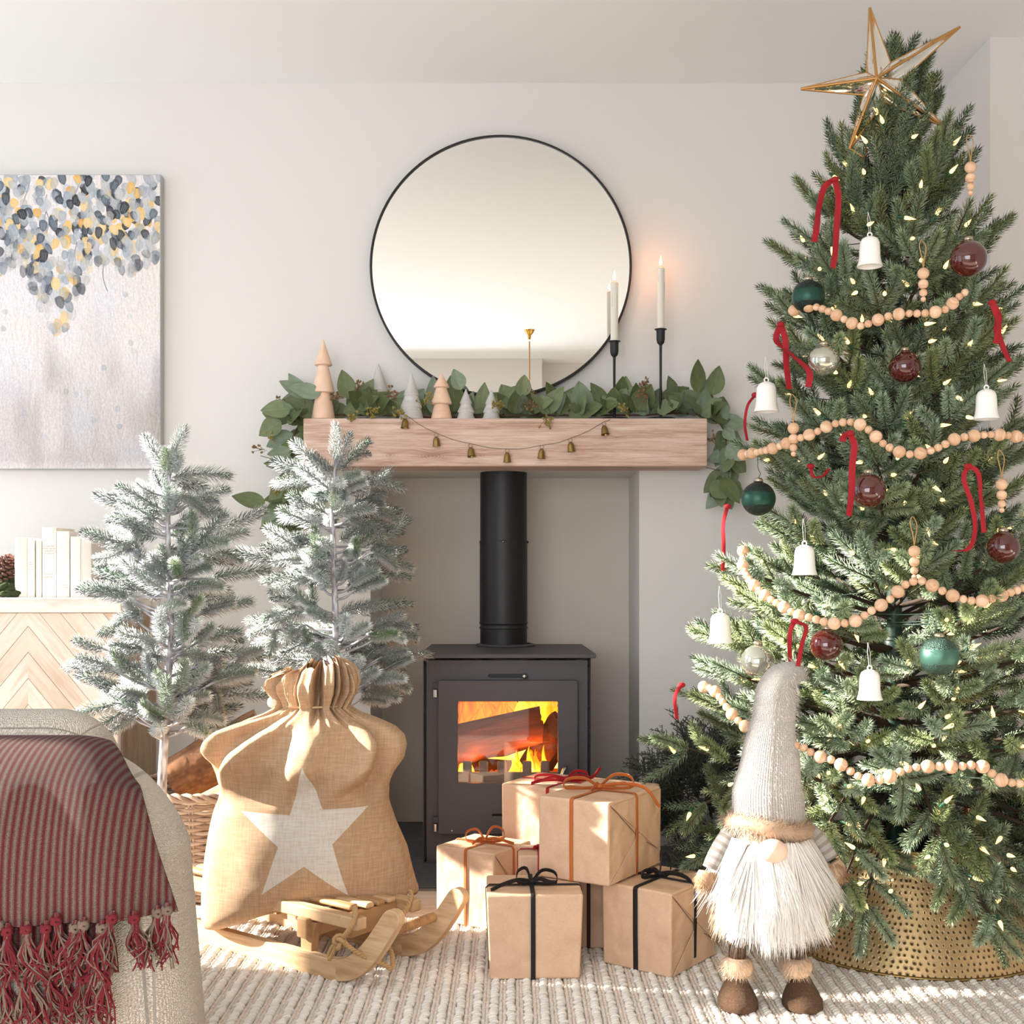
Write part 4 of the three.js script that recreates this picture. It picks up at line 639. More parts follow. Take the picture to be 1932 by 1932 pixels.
// ---------- cream armchair, throw, basket of logs ----------
const boucleTex = pixTex(512, 512, (x, y) => { let m = 0; for (let i = -1; i <= 1; i++) for (let j = -1; j <= 1; j++) { const cx = Math.floor(x / 9) + i, cy = Math.floor(y / 9) + j, wx = ((cx % 57) + 57) % 57, wy = ((cy % 57) + 57) % 57; const px = (cx + 0.2 + 0.6 * hash(wx, wy, 1)) * 9, py = (cy + 0.2 + 0.6 * hash(wx, wy, 2)) * 9; m = Math.max(m, 1 - Math.hypot(px - x, py - y) / 7); } return grey(clamp(m, 0, 1) * 200 + vn(x / 2, y / 2, 256, 256, 3) * 55); }, false, 7, 7);
{
  const boucle = mat(0xfbf1e2, 0.98, { bumpMap: boucleTex, bumpScale: 0.009 });
  const s = thing('boucle_armchair', 'cream boucle armchair with rounded arms in the left foreground', 'armchair');
  const soft = (w, h, d, r, x, y, z, seed) => { const g = metreUV(new RoundedBoxGeometry(w, h, d, 14, r)), p = g.attributes.position, n = g.attributes.normal; for (let i = 0; i < p.count; i++) { const k = (vn(p.getX(i) * 7, p.getY(i) * 7 + p.getZ(i) * 5, 0, 0, seed) - 0.5) * 0.014; p.setXYZ(i, p.getX(i) + n.getX(i) * k, p.getY(i) + n.getY(i) * k, p.getZ(i) + n.getZ(i) * k); } return g.translate(x, y, z); };
  const lean = (x, y) => 0.055 * smooth(0.34, 0.58, y) * smooth(-0.85, -0.6, x);
  const armG = soft(0.8, 0.595, 0.31, 0.15, -0.448 - 0.4, 0.3015, 1.945, 3); { const q = armG.attributes.position; for (let i = 0; i < q.count; i++) q.setX(i, q.getX(i) - lean(q.getX(i), q.getY(i))); armG.computeVertexNormals(); }
  part('arm', armG, boucle, s);
  part('arm_seam', new Geo().tube(curve([V(-0.475, 0.03, 2.098), V(-0.473, 0.26, 2.1005), V(-0.474, 0.31, 2.1005), V(-0.475, 0.345, 2.099)], 30), 0.0022, 0.0022, 6).build(), boucle, s);
  part('seat_cushion', soft(0.5, 0.2, 0.14, 0.06, -0.98, 0.3, 1.76, 4), boucle, s);
  part('backrest', soft(0.7, 0.62, 0.19, 0.09, -1.005, 0.315, 1.705, 5), boucle, s);
  part('base', box(0.6, 0.06, 0.36, -0.85, 0.035, 1.85, 0.01), mat(0x6b5a49, 0.8), s);
  // throw
  const t = thing('striped_throw', 'red and taupe striped woven throw with knotted fringe over the armchair arm', 'throw'), r = rng(17);
  const N = 512, stripe = pixTex(N, N, (x, y) => { // 8 pairs of stripes across, herringbone of yarns
    const u = x / N * 8, f = u - Math.floor(u), yarn = Math.floor(y / 4), zig = ((yarn % 2) ? 0.09 : -0.09), redness = Math.abs(f - 0.5 + zig) < 0.24 + 0.06 * hash(x >> 2, yarn, 3) ? 1 : 0, tx = 0.68 + 0.32 * Math.abs(Math.sin(y * Math.PI / 4)) * (0.7 + 0.3 * Math.abs(Math.sin(x * Math.PI / 8))), sp = hash(x >> 1, y >> 1, 9) > 0.985 ? 40 : 0, n = 0.86 + 0.28 * hash(x >> 2, y >> 2, 5);
    const c = redness ? [112, 30, 40] : [138, 119, 106]; return c.map(k => k * tx * n + sp); }, true, 1, 1);
  const stripeBump = pixTex(256, 256, (x, y) => grey(110 + 90 * Math.abs(Math.sin(y * Math.PI / 4)) + 55 * hash(x >> 1, y >> 1, 4)), false, 1, 2);
  const wool = mat(0xffffff, 0.95, { map: stripe, bumpMap: stripeBump, bumpScale: 0.002 });
  const path = [V(0, 0.47, 1.784), V(0, 0.545, 1.806), V(0, 0.59, 1.868), V(0, 0.603, 1.935), V(0, 0.597, 1.998), V(0, 0.567, 2.055), V(0, 0.517, 2.092), V(0, 0.46, 2.106), V(0, 0.42, 2.1085)];
  const prof = curve(path, 60), cols = 60, xr = v => table([[0, -0.6], [0.25, -0.585], [0.4, -0.54], [0.5, -0.512], [0.62, -0.477], [0.8, -0.457], [1, -0.443]], v)[0];
  const sheet = (off, yb0, yb1, x0, shift) => { const rows = []; for (let k = 0; k <= 60; k++) { const v = k / 60, row = []; for (let c = 0; c <= cols; c++) { const u = c / cols, x = lerp(x0, xr(v) + shift, u), p = prof[k], low = lerp(yb0, yb1, u), y = v > 0.72 ? lerp(prof[43].y, low, (v - 0.717) / 0.283) : p.y, wave = (0.006 * Math.sin(x * 26 + v * 2) + 0.004 * Math.sin(x * 57)) * smooth(0.45, 1, v); const dx = clamp(x + 0.598, 0, 0.13), drop = 0.15 - Math.sqrt(0.0225 - dx * dx), tp = 1 - smooth(0.5, 0.8, v); row.push(V(x - lean(x, y) * 0.8, y + off * 0.6 - drop * tp, p.z + off + wave + drop * (v < 0.35 ? 0.7 * (1 - v / 0.35) : -0.45 * smooth(0.35, 0.7, v)))); } rows.push(row); } return rows; };
  const skin = (rows, th) => { const g = new Geo(), M = rows.length, C = rows[0].length, a = rows.map((r2, k) => r2.map((p, c) => g.v(p, null, p.x / 0.0795, k / 60 * 0.56 / 0.0795))), b = rows.map((r2, k) => r2.map((p, c) => g.v(V(p.x, p.y - th * 0.5, p.z - th), null, p.x / 0.0795, k / 60 * 0.56 / 0.0795))); for (let k = 1; k < M; k++) for (let c = 1; c < C; c++) { g.q(a[k - 1][c - 1], a[k][c - 1], a[k][c], a[k - 1][c]); g.q(b[k - 1][c - 1], b[k - 1][c], b[k][c], b[k][c - 1]); } for (let k = 1; k < M; k++) g.q(a[k - 1][C - 1], a[k][C - 1], b[k][C - 1], b[k - 1][C - 1]); for (let c = 1; c < C; c++) g.q(a[M - 1][c - 1], b[M - 1][c - 1], b[M - 1][c], a[M - 1][c]); return g.build(); };
  const top = sheet(0.011, 0.344, 0.389, -1.2, 0), under = sheet(0.001, 0.294, 0.321, -1.2, -0.077);
  part('woven_cloth', skin(top, 0.008), wool, t); part('woven_fold', skin(under, 0.008), wool, t);
  const yarnR = mat(0x67141f, 0.95), yarnT = mat(0x6f5e52, 0.95);
  const tassel = (p, len, sway) => { // a knot and the yarns below it, in two colours
    const red = [], tan = [], knot = []; for (let k = 0; k < 26; k++) { const a = k / 25 * 6.28; knot.push(V(p.x + Math.cos(a * 2) * 0.005, p.y - 0.006 + Math.sin(a * 3) * 0.004, p.z + 0.004 + Math.sin(a * 2) * 0.004)); }
    const K = new THREE.Group(); K.name = 'tassel'; t.add(K);
    part('knot', new Geo().tube(knot, 0.0032, 0.0032, 6).build(), r() < 0.5 ? yarnR : yarnT, K);
    for (let k = 0; k < 32; k++) { const a = r() * 6.28, e = V(p.x + sway + (r() - 0.5) * 0.042, p.y - len * (0.7 + r() * 0.5), p.z + 0.004 + (r() - 0.3) * 0.014), curl = (r() - 0.5) * 0.032; const pts = curve([V(p.x + Math.cos(a) * 0.002, p.y + 0.004, p.z + 0.002), V(p.x + Math.cos(a) * 0.004 + sway * 0.2, p.y - len * 0.25, p.z + 0.006 + Math.sin(a) * 0.005), V(p.x + sway * 0.65 + curl, p.y - len * 0.6, p.z + 0.007 + Math.sin(a) * 0.007), e], 9); (k % 9 < 5 ? red : tan).push(new Geo().tube(pts, 0.0013, 0.0011, 4).build()); }
    part('red_yarn', merge(red), yarnR, K); part('taupe_yarn', merge(tan), yarnT, K); };
  const hem = (rows, n, len) => { const last = rows[60]; for (let k = 0; k < n; k++) { const c = Math.round((k + 0.5) / n * cols); const p = last[c]; tassel(V(p.x, p.y + 0.004 + (r() - 0.5) * 0.012, p.z), len * (0.85 + r() * 0.3), (r() - 0.45) * 0.035); } };
  hem(top, 38, 0.066); hem(under, 34, 0.074);
}
{
  const b = thing('wicker_basket', 'round grey wicker log basket behind the armchair arm', 'basket', V(-0.81, 0.001, 0.46)), r = rng(33);
  const osier = [0xb9a18e, 0xa48b79, 0xc7b3a2].map(c => mat(c, 0.8)), R = h => lerp(0.165, 0.2, h / 0.28);
  for (let k = 0; k < 30; k++) { const h = 0.008 + k * 0.0088, pts = [], n = 72; for (let q = 0; q <= n; q++) { const a = q / n * Math.PI * 2, w = 0.006 * Math.cos(a * 18 + (k % 2) * Math.PI); pts.push(V(Math.cos(a) * (R(h) + w), h + (hash(q % n, k, 2) - 0.5) * 0.002, Math.sin(a) * (R(h) + w))); } part('woven_rod', new Geo().tube(pts, 0.0048, 0.0048, 6).build(), osier[k % 3], b); }
  for (let s = 0; s < 3; s++) { const pts = []; for (let q = 0; q <= 120; q++) { const a = q / 120 * Math.PI * 2; pts.push(V(Math.cos(a) * (0.2 + 0.006 * Math.cos(a * 14 + s * 2.1)), 0.274 + 0.008 * Math.sin(a * 14 + s * 2.1), Math.sin(a) * (0.2 + 0.006 * Math.cos(a * 14 + s * 2.1)))); } part('rim_braid', new Geo().tube(pts, 0.0058, 0.0058, 7).build(), osier[s], b); }
  for (let k = 0; k < 18; k++) { const a = (k + 0.5) / 18 * Math.PI * 2; for (const d of [-0.02, 0.02]) part('upright_rod', new Geo().tube([V(Math.cos(a + d) * R(0), 0.004, Math.sin(a + d) * R(0)), V(Math.cos(a + d) * R(0.27), 0.272, Math.sin(a + d) * R(0.27))], 0.0034, 0.0034, 5).build(), osier[2], b); }
  part('basket_base', new THREE.CylinderGeometry(0.165, 0.16, 0.01, 40).translate(0, 0.006, 0), osier[1], b);
  const bark = mat(0xffffff, 0.95, { map: pixTex(256, 256, (x, y) => { const t = vn(x / 22, y / 7, 12, 37, 12) * 0.6 + vn(x / 5, y / 3, 51, 85, 13) * 0.4; return [lerp(92, 178, t), lerp(60, 126, t), lerp(38, 88, t)]; }), bumpMap: barkTex, bumpScale: 0.006 }), pale = mat(0xffffff, 0.85, { map: woodTex([212, 176, 124], [160, 116, 70], [232, 204, 158], 35, 512, 256) });
  const g = 'firewood in the wicker basket';
  const l1 = addLog('reddish-brown bark log sticking up out of the wicker basket', 0.27, 0.078, 21, 0, V(-0.78, 0.34, 0.46), [0, 0.25, 0.5], bark, pale, g);
  addLog('pale split log on the near side inside the wicker basket', 0.25, 0.065, 24, 0.9, V(-0.755, 0.262, 0.6), [0.3, 0.15, 0.45], pale, pale, g);
  addLog('lower bark log deep in the wicker basket', 0.27, 0.06, 29, 0, V(-0.86, 0.2, 0.44), [0, 1.1, 0.1], bark, pale, g);
  const peel = []; for (const [x, y, d] of [[0.02, 0.07, 0.05], [0.05, 0.078, -0.03], [-0.04, 0.074, 0.03]]) peel.push(new Geo().strip(curve([V(x, y, 0), V(x + d * 0.4, y + 0.012, 0.004), V(x + d, y + 0.022, 0.012), V(x + d * 1.3, y + 0.018, 0.02)], 10), V(0, 0, 1), u => 0.014 * (1 - u * 0.8), 0.0006).build());
  part('loose_bark', merge(peel), bark, l1);
}
{ // pine cone, moss and pine sprays behind the books
  const cone = thing('pine_cone', 'brown pine cone lying on moss at the left edge of the cabinet', 'pine cone', V(-1.442, 0.838, 0.26)), sc = [], r = rng(2);
  for (let k = 0; k < 90; k++) { const t = k / 90, a = k * 2.399, rad = 0.034 * Math.pow(Math.sin(Math.PI * (t * 0.85 + 0.13)), 0.8), g = new THREE.SphereGeometry(0.009, 7, 5).scale(1, 0.4, 1.3); g.rotateX(-0.5).translate(0, 0, rad).rotateY(a).translate(0, t * 0.085 - 0.03, 0); sc.push(g); }
  part('scales', merge(sc), mat(0x6d4a3e, 0.8), cone); cone.rotation.set(0.2, 0, -0.35);
  const moss = thing('moss_mound', 'green moss mound left of the books on the cabinet', 'moss', V(-1.44, 0.7745, 0.26)), q = [];
  for (let k = 0; k < 240; k++) { const a = r() * 6.28, u = Math.sqrt(r()), x = Math.cos(a) * u * 0.075, z = Math.sin(a) * u * 0.06, y = 0.052 * (1 - u * u); q.push(move(new THREE.IcosahedronGeometry(0.008 + r() * 0.006, 1).scale(1, 0.8, 1), x, y * (0.4 + 0.6 * r()), z)); }
  part('moss_tufts', merge(q), mat(0x55642e, 0.95, { bumpMap: boucleTex, bumpScale: 0.004 }), moss, 'stuff').position.y = 0.006;
  const pine = thing('pine_sprays', 'green pine sprays lying behind the cream books on the cabinet', 'greenery', V(-1.2, 0.79, 0.14));
  const nm = mat(0x4c6b50, 0.7);
  for (const [x, y, z, n] of [[-0.05, 0.02, 0.06, 0], [0.0, 0.025, 0.08, 1], [0.045, 0.02, 0.09, 2], [-0.2, 0.06, 0.0, 3], [0.09, 0.03, 0.05, 4], [-0.28, 0.05, 0.02, 5]]) { const gq = new Geo(); for (let k = 0; k < 90; k++) { const d = V(r() - 0.5, r() * 0.8 - 0.05, r() - 0.4).normalize(), p = V(x, y, z); gq.tube([p, p.clone().addScaledVector(d, 0.02), p.clone().addScaledVector(d, 0.03 + r() * 0.03)], 0.0008, 0.0003, 3); } part('needle_tuft', gq.build(), nm, pine, 'stuff'); }
  part('stem', new Geo().tube(curve([V(-0.28, 0, 0.02), V(-0.1, 0.012, 0.04), V(0.1, 0.006, 0.06)], 12), 0.003, 0.002, 6).build(), mat(0x54402e, 0.9), pine);
}

// ---------- gnome doll ----------
{
  const D = 2.335, S = FOC / D, gx = 1447, t = thing('gnome_doll', 'tall plush gnome with a long knitted hat and white beard standing on the rug', 'doll', V((gx - 966) / S, 0, CAMZ - D)), r = rng(42);
  const X = px => (px - gx) / S, Y = py => CAMY - (py - 1076) / S, Q = (px, py, z = 0) => V(X(px), Y(py), z);
  const knitBump = pixTex(256, 256, (x, y) => { const col = (x % 16) / 16, row = ((y + (col < 0.5 ? col * 14 : (1 - col) * 14)) % 12) / 12; return grey((Math.sin(row * 6.28) * 0.5 + 0.5) * 130 + Math.abs(Math.sin(col * 3.14)) * 90 + hash(x, y, 2) * 30); }, false, 5, 9);
  const knitTex = pixTex(256, 256, (x, y) => { const col = (x % 16) / 16, n = vn(x / 3, y / 3, 85, 85, 4), m = vn(x / 14, y / 9, 18, 28, 5), v = 0.8 + 0.2 * Math.abs(Math.sin(col * 3.14)), f = hash(x >> 1, y >> 1, 6) > 0.9 ? -28 : 0; return [232 * v + n * 26 + m * 14 + f, 226 * v + n * 26 + m * 14 + f, 220 * v + n * 26 + m * 14 + f * 1.2]; }, true, 5, 9);
  const knit = mat(0xffffff, 0.95, { map: knitTex, bumpMap: knitBump, bumpScale: 0.004 });
  const ringAt = (c, T, rx, rz, n = 40) => { const a = new THREE.Vector3().crossVectors(V(0, 0, 1), T).negate().normalize(), row = []; for (let s = 0; s <= n; s++) { const th = s / n * Math.PI * 2; row.push(c.clone().addScaledVector(a, Math.cos(th) * rx).addScaledVector(V(0, 0, 1), Math.sin(th) * rz)); } return row; };
  // hat: centres and radii up a bending line
  const spine = [[1452, 1545, 66], [1450, 1520, 67], [1449, 1490, 65.5], [1451, 1455, 59], [1454, 1420, 52], [1457, 1390, 46], [1459, 1360, 41.5], [1461, 1330, 39], [1466, 1305, 37], [1478, 1282, 33], [1493, 1271, 25], [1506, 1272, 17], [1514, 1279, 8], [1517, 1284, 1]];
  const cc = new THREE.CatmullRomCurve3(spine.map(([a, b]) => Q(a, b, 0.0))), rows = [];
  for (let k = 0; k <= 60; k++) { const u = k / 60, f = u * (spine.length - 1), i = Math.min(spine.length - 2, Math.floor(f)), rad = lerp(spine[i][2], spine[i + 1][2], f - i) / S, c = cc.getPoint(u), T = cc.getTangent(u); const row = ringAt(c, T, rad, rad * 0.94); row.forEach((p, s) => { const k2 = 1 + 0.05 * (vn(s % 40 / 5, u * 9, 8, 0, 3) - 0.5) + 0.035 * Math.sin(u * 24 + Math.cos(s / 40 * 6.283) * 1.2) * smooth(0.08, 0.3, u) * (1 - smooth(0.7, 0.9, u)); p.sub(c).multiplyScalar(k2).add(c); }); rows.push(row); }
  const hat = part('knitted_hat', new Geo().rings(rows).build(), knit, t);
  // strand helper: tapered blades, each a ribbon turned to lie on the surface
  const blades = (list, mt, name, parent) => { const g = new Geo(); for (const { p, d, len, w, droop, side, curl = 0 } of list) { const n = 4, ids = []; const dir = d.clone(), q = p.clone(); for (let k = 0; k <= n; k++) { const ww = w * (1 - Math.pow(k / n, 1.6)) + 0.00008; ids.push([g.v(q.clone().addScaledVector(side, ww)), g.v(q.clone().addScaledVector(side, -ww))]); dir.y -= droop / n; dir.x += curl / n; dir.normalize(); q.addScaledVector(dir, len / n); } for (let k = 1; k <= n; k++) g.q(ids[k - 1][0], ids[k - 1][1], ids[k][1], ids[k][0]); } return part(name, g.build(), mt, parent, 'stuff'); };
  const fuzz = []; for (let k = 0; k < 2600; k++) { const i = Math.floor(r() * 58) + 1, s = Math.floor(r() * 40), p = rows[i][s], c = cc.getPoint(i / 60), o = p.clone().sub(c).normalize(); fuzz.push({ p: p.clone(), d: o.add(V(r() - 0.5, r() - 0.7, r() - 0.5).multiplyScalar(0.9)).normalize(), len: 0.006 + r() * 0.008, w: 0.00022, droop: 0.4, side: V(1, 0, 0.3).normalize() }); }
  blades(fuzz, mat(0xdcd5cd, 0.9), 'wool_fuzz', hat);
  // body: fur tunic, wide at the hem
  const furTan = [0xb79b80, 0xcfbda4, 0xa58c74].map(c => mat(c, 0.75)), furWhite = [0xf3efe9, 0xe6e1da].map(c => mat(c, 0.6));
  const bodyR = y => table([[1540, 66], [1575, 74], [1620, 86], [1670, 98], [1712, 103], [1730, 97], [1740, 70]], y)[0] / S;
  const br = []; for (const y of [1540, 1560, 1590, 1620, 1650, 1680, 1700, 1715, 1728, 1740]) { const row = []; for (let s = 0; s <= 36; s++) { const a = s / 36 * 6.2832; row.push(V(X(1452) + Math.cos(a) * bodyR(y), Y(y), Math.sin(a) * bodyR(y) * 0.82)); } br.push(row); }
  const body = part('fur_body', new Geo().rings(br.reverse()).build(), furTan[1], t);
  for (let m = 0; m < 2; m++) { const l = []; for (let k = 0; k < 3000; k++) { const y = 1600 + Math.pow(r(), 0.7) * 125, a = r() * 6.2832, R = bodyR(y), p = V(X(1452) + Math.cos(a) * R, Y(y), Math.sin(a) * R * 0.82), o = V(Math.cos(a), 0, Math.sin(a)); l.push({ p, d: o.clone().multiplyScalar(0.45).add(V((r() - 0.5) * 0.3, -0.8, (r() - 0.5) * 0.3)).normalize(), len: 0.024 + r() * 0.024, w: 0.0007, droop: 0.35, side: V(-o.z, 0, o.x) }); } blades(l, furTan[m === 0 ? 1 : 0], 'body_fur', body); }
  // beard: long white strands from under the brim, fanned over the front
  const beard = new THREE.Group(); beard.name = 'beard'; t.add(beard);
  const bd = [[], []];
  for (let k = 0; k < 5200; k++) { const u = r(), v = Math.pow(r(), 1.25), a = lerp(0.1, Math.PI - 0.1, u), y0 = lerp(1572, 1700, v), R = bodyR(y0) + 0.004 + 0.014 * (1 - v) * Math.sin(a), p = V(X(1450) + Math.cos(a) * R * 0.96, Y(y0), Math.sin(a) * R * 0.86 + 0.004), o = V(Math.cos(a), 0, Math.sin(a)), len = Math.min((0.06 + 0.07 * r()) * (0.75 + 0.35 * Math.sin(a)), (1738 + 46 * Math.pow(Math.sin(a), 3) * r() - y0) / S); const clump = (vn(u * 14, v * 3, 0, 0, 8) - 0.5) * 0.7; if (len < 0.015 || (Math.abs(Math.cos(a)) > 0.72 && v > 0.45)) continue; bd[k % 2].push({ p, d: o.clone().multiplyScalar(0.42 * (1 - v * 0.5)).add(V(clump + Math.cos(a) * 0.22, -1, 0)).normalize(), len, w: 0.0009, droop: 0.25, side: V(-o.z, 0, o.x), curl: clump * 0.6 + (r() - 0.5) * 0.25 }); }
  blades(bd[0], furWhite[0], 'beard_hair', beard); blades(bd[1], furWhite[1], 'beard_hair', beard);
  const tips = []; for (let k = 0; k < 260; k++) { const a = lerp(0.3, 2.8, r()), R = bodyR(1715), o = V(Math.cos(a), 0, Math.sin(a)); tips.push({ p: V(X(1450) + Math.cos(a) * R * 0.85, Y(1712 + r() * 18), Math.sin(a) * R * 0.8), d: V(o.x * 0.3 + (r() - 0.5) * 0.4, -1, 0.15).normalize(), len: 0.04 + r() * 0.03, w: 0.0006, droop: 0.2, side: V(-o.z, 0, o.x) }); }
  blades(tips, mat(0x4a3f3a, 0.7), 'dark_fur_tips', body);
  // fur brim of the hat
  const brim = []; for (let k = 0; k <= 48; k++) { const a = k / 48 * 6.2832; brim.push(V(X(1450) + Math.cos(a) * 0.0715, Y(1556 + 6 * Math.cos(a + 0.5) + 5 * Math.sin(a * 2)), Math.sin(a) * 0.068)); }
  const bg = part('fur_brim', new Geo().tube(brim, 0.0155, 0.0155, 10).build(), furTan[0], t);
  for (let m = 0; m < 2; m++) { const bl = []; for (let k = 0; k < 1900; k++) { const i = Math.floor(r() * 48), a = i / 48 * 6.2832, th = r() * 6.2832, o = V(Math.cos(a) * Math.cos(th), Math.sin(th), Math.sin(a) * Math.cos(th)); bl.push({ p: brim[i].clone().addScaledVector(o, 0.0145).add(V((r() - 0.5) * 0.01, 0, (r() - 0.5) * 0.01)), d: o.add(V((r() - 0.5) * 1.4 + 0.3, (r() - 0.6) * 0.8, (r() - 0.5))).normalize(), len: 0.009 + r() * 0.01, w: 0.00055, droop: 0.3, side: V(-Math.sin(a), 0.2, Math.cos(a)).normalize() }); } blades(bl, mat([0xa08670, 0xcdb8a2][m], 0.8), 'brim_fur', bg); }
  part('nose', new THREE.SphereGeometry(1, 28, 20).scale(0.0275, 0.0215, 0.023).translate(X(1437), Y(1583), 0.098), mat(0xf0cdb4, 0.65), t);
  // arms with striped sleeves and fur mittens
  const sleeveTex = pixTex(64, 128, (x, y) => { const b = Math.sin(y / 128 * Math.PI * 2 * 7) > 0.25; return b ? [208, 195, 184] : [240, 235, 229]; });
  const sleeve = mat(0xffffff, 0.95, { map: sleeveTex, bumpMap: knitBump, bumpScale: 0.002 });
  for (const [pts, hand, tip] of [[[[1392, 1563, 0.0], [1368, 1588, 0.012], [1350, 1612, 0.02], [1338, 1634, 0.026]], [1330, 1644, 0.03], [1326, 1668, 0.034]], [[[1512, 1565, 0.0], [1535, 1583, 0.012], [1549, 1602, 0.02], [1558, 1618, 0.026]], [1564, 1628, 0.03], [1578, 1652, 0.034]]]) {
    const arm = new THREE.Group(); arm.name = 'arm'; t.add(arm);
    const c = curve(pts.map(p => Q(...p)), 14), g = new Geo().tube(c, u => lerp(0.024, 0.0185, u), 0, 14); for (let i = 1; i < g.u.length; i += 2) g.u[i] *= 10; part('sleeve', g.build(), sleeve, arm);
    const h = Q(...hand), e = Q(...tip), mit = part('mitten', new Geo().tube(curve([h.clone().lerp(e, -0.3), h, h.clone().lerp(e, 0.6), e], 12), u => 0.021 * Math.sqrt(Math.max(0.02, 1 - Math.pow(u, 3))) * (0.85 + 0.2 * Math.sin(u * 3)), 0, 14).build(), furTan[0], arm);
    part('thumb', new Geo().tube([h.clone().add(V(hand[0] < 1447 ? 0.012 : -0.012, -0.004, 0.006)), h.clone().lerp(e, 0.5).add(V(hand[0] < 1447 ? 0.02 : -0.02, 0, 0.01))], 0.008, 0.0055, 8).build(), furTan[0], arm);
    const f = []; for (let k = 0; k < 700; k++) { const u = r() * 1.15 - 0.2, th = r() * 6.28, o = V(Math.cos(th), Math.sin(th) * 0.4, Math.sin(th)), p = h.clone().lerp(e, u).addScaledVector(o, 0.019 * Math.sqrt(Math.max(0.05, 1 - u * u))); f.push({ p, d: o.clone().multiplyScalar(0.7).add(e.clone().sub(h).normalize()).add(V(r() - 0.5, r() - 0.5, r() - 0.5)).normalize(), len: 0.009 + r() * 0.009, w: 0.0005, droop: 0.2, side: V(-o.z, 0.3, o.x).normalize() }); }
    blades(f, mat(0xb08b68, 0.8), 'mitten_fur', mit);
  }
  // felt legs, fur cuffs, felt boots
  const felt = mat(0xffffff, 0.98, { map: pixTex(256, 256, (x, y) => { const n = vn(x / 2, y / 2, 128, 128, 3), m = vn(x / 9, y / 9, 28, 28, 4); return [82 + n * 62 + m * 18, 58 + n * 50 + m * 14, 38 + n * 40 + m * 10]; }, true, 2, 2), bumpMap: boucleTex, bumpScale: 0.002 });
  for (const [px, legx, toe] of [[1392, 1391, -0.004], [1503, 1497, 0.006]]) {
    const leg = new THREE.Group(); leg.name = 'leg'; t.add(leg);
    part('felt_leg', new Geo().tube(curve([Q(legx, 1735, 0), Q(legx, 1775, 0.0), Q(px - 1, 1815, 0.002), Q(px, 1850, 0.004)], 10), 0.0165, 0.0175, 14).build(), felt, leg);
    const cuff = part('fur_cuff', new THREE.TorusGeometry(0.0165, 0.0125, 10, 24).rotateX(Math.PI / 2).scale(1, 1.5, 1).translate(X(px), Y(1822), 0.004), mat(0xd2b294, 0.8), leg);
    const f = []; for (let k = 0; k < 1500; k++) { const a = r() * 6.28, th = r() * 6.28, o = V(Math.cos(a) * Math.cos(th), Math.sin(th) * 1.3, Math.sin(a) * Math.cos(th)); f.push({ p: V(X(px) + Math.cos(a) * 0.0165, Y(1820), 0.004 + Math.sin(a) * 0.0165).addScaledVector(o, 0.012), d: V(Math.cos(a), (r() - 0.6) * 0.8, Math.sin(a)).add(V(r() - 0.5, r() - 0.5, r() - 0.5)).normalize(), len: 0.008 + r() * 0.012, w: 0.0005, droop: 0.6, side: V(-Math.sin(a), 0.2, Math.cos(a)).normalize() }); }
    blades(f, mat(0xe0c8ae, 0.75), 'cuff_fur', cuff);
    const bt = [[0.012, 0.034, 0.04, 0.014], [0.018, 0.0385, 0.047, 0.016], [0.03, 0.0375, 0.044, 0.014], [0.042, 0.032, 0.036, 0.009], [0.054, 0.025, 0.027, 0.004], [0.064, 0.02, 0.021, 0.001], [0.072, 0.015, 0.016, 0]].map(([y, a, b, z]) => { const row = []; for (let s = 0; s <= 32; s++) { const th = s / 32 * 6.2832, crease = 1 - 0.035 * Math.exp(-Math.pow((th - 1.571) / 0.1, 2)) * (y > 0.02 ? 1 : 0); row.push(V(X(px) + toe + Math.cos(th) * a * crease, y, z + 0.006 + Math.sin(th) * b * crease)); } return row; });
    bt.unshift(bt[0].map(p => V(lerp(p.x, X(px) + toe, 0.35), 0.0122, lerp(p.z, 0.02, 0.35))));
    part('boot', new Geo().rings(bt).build(), felt, leg);
  }
}

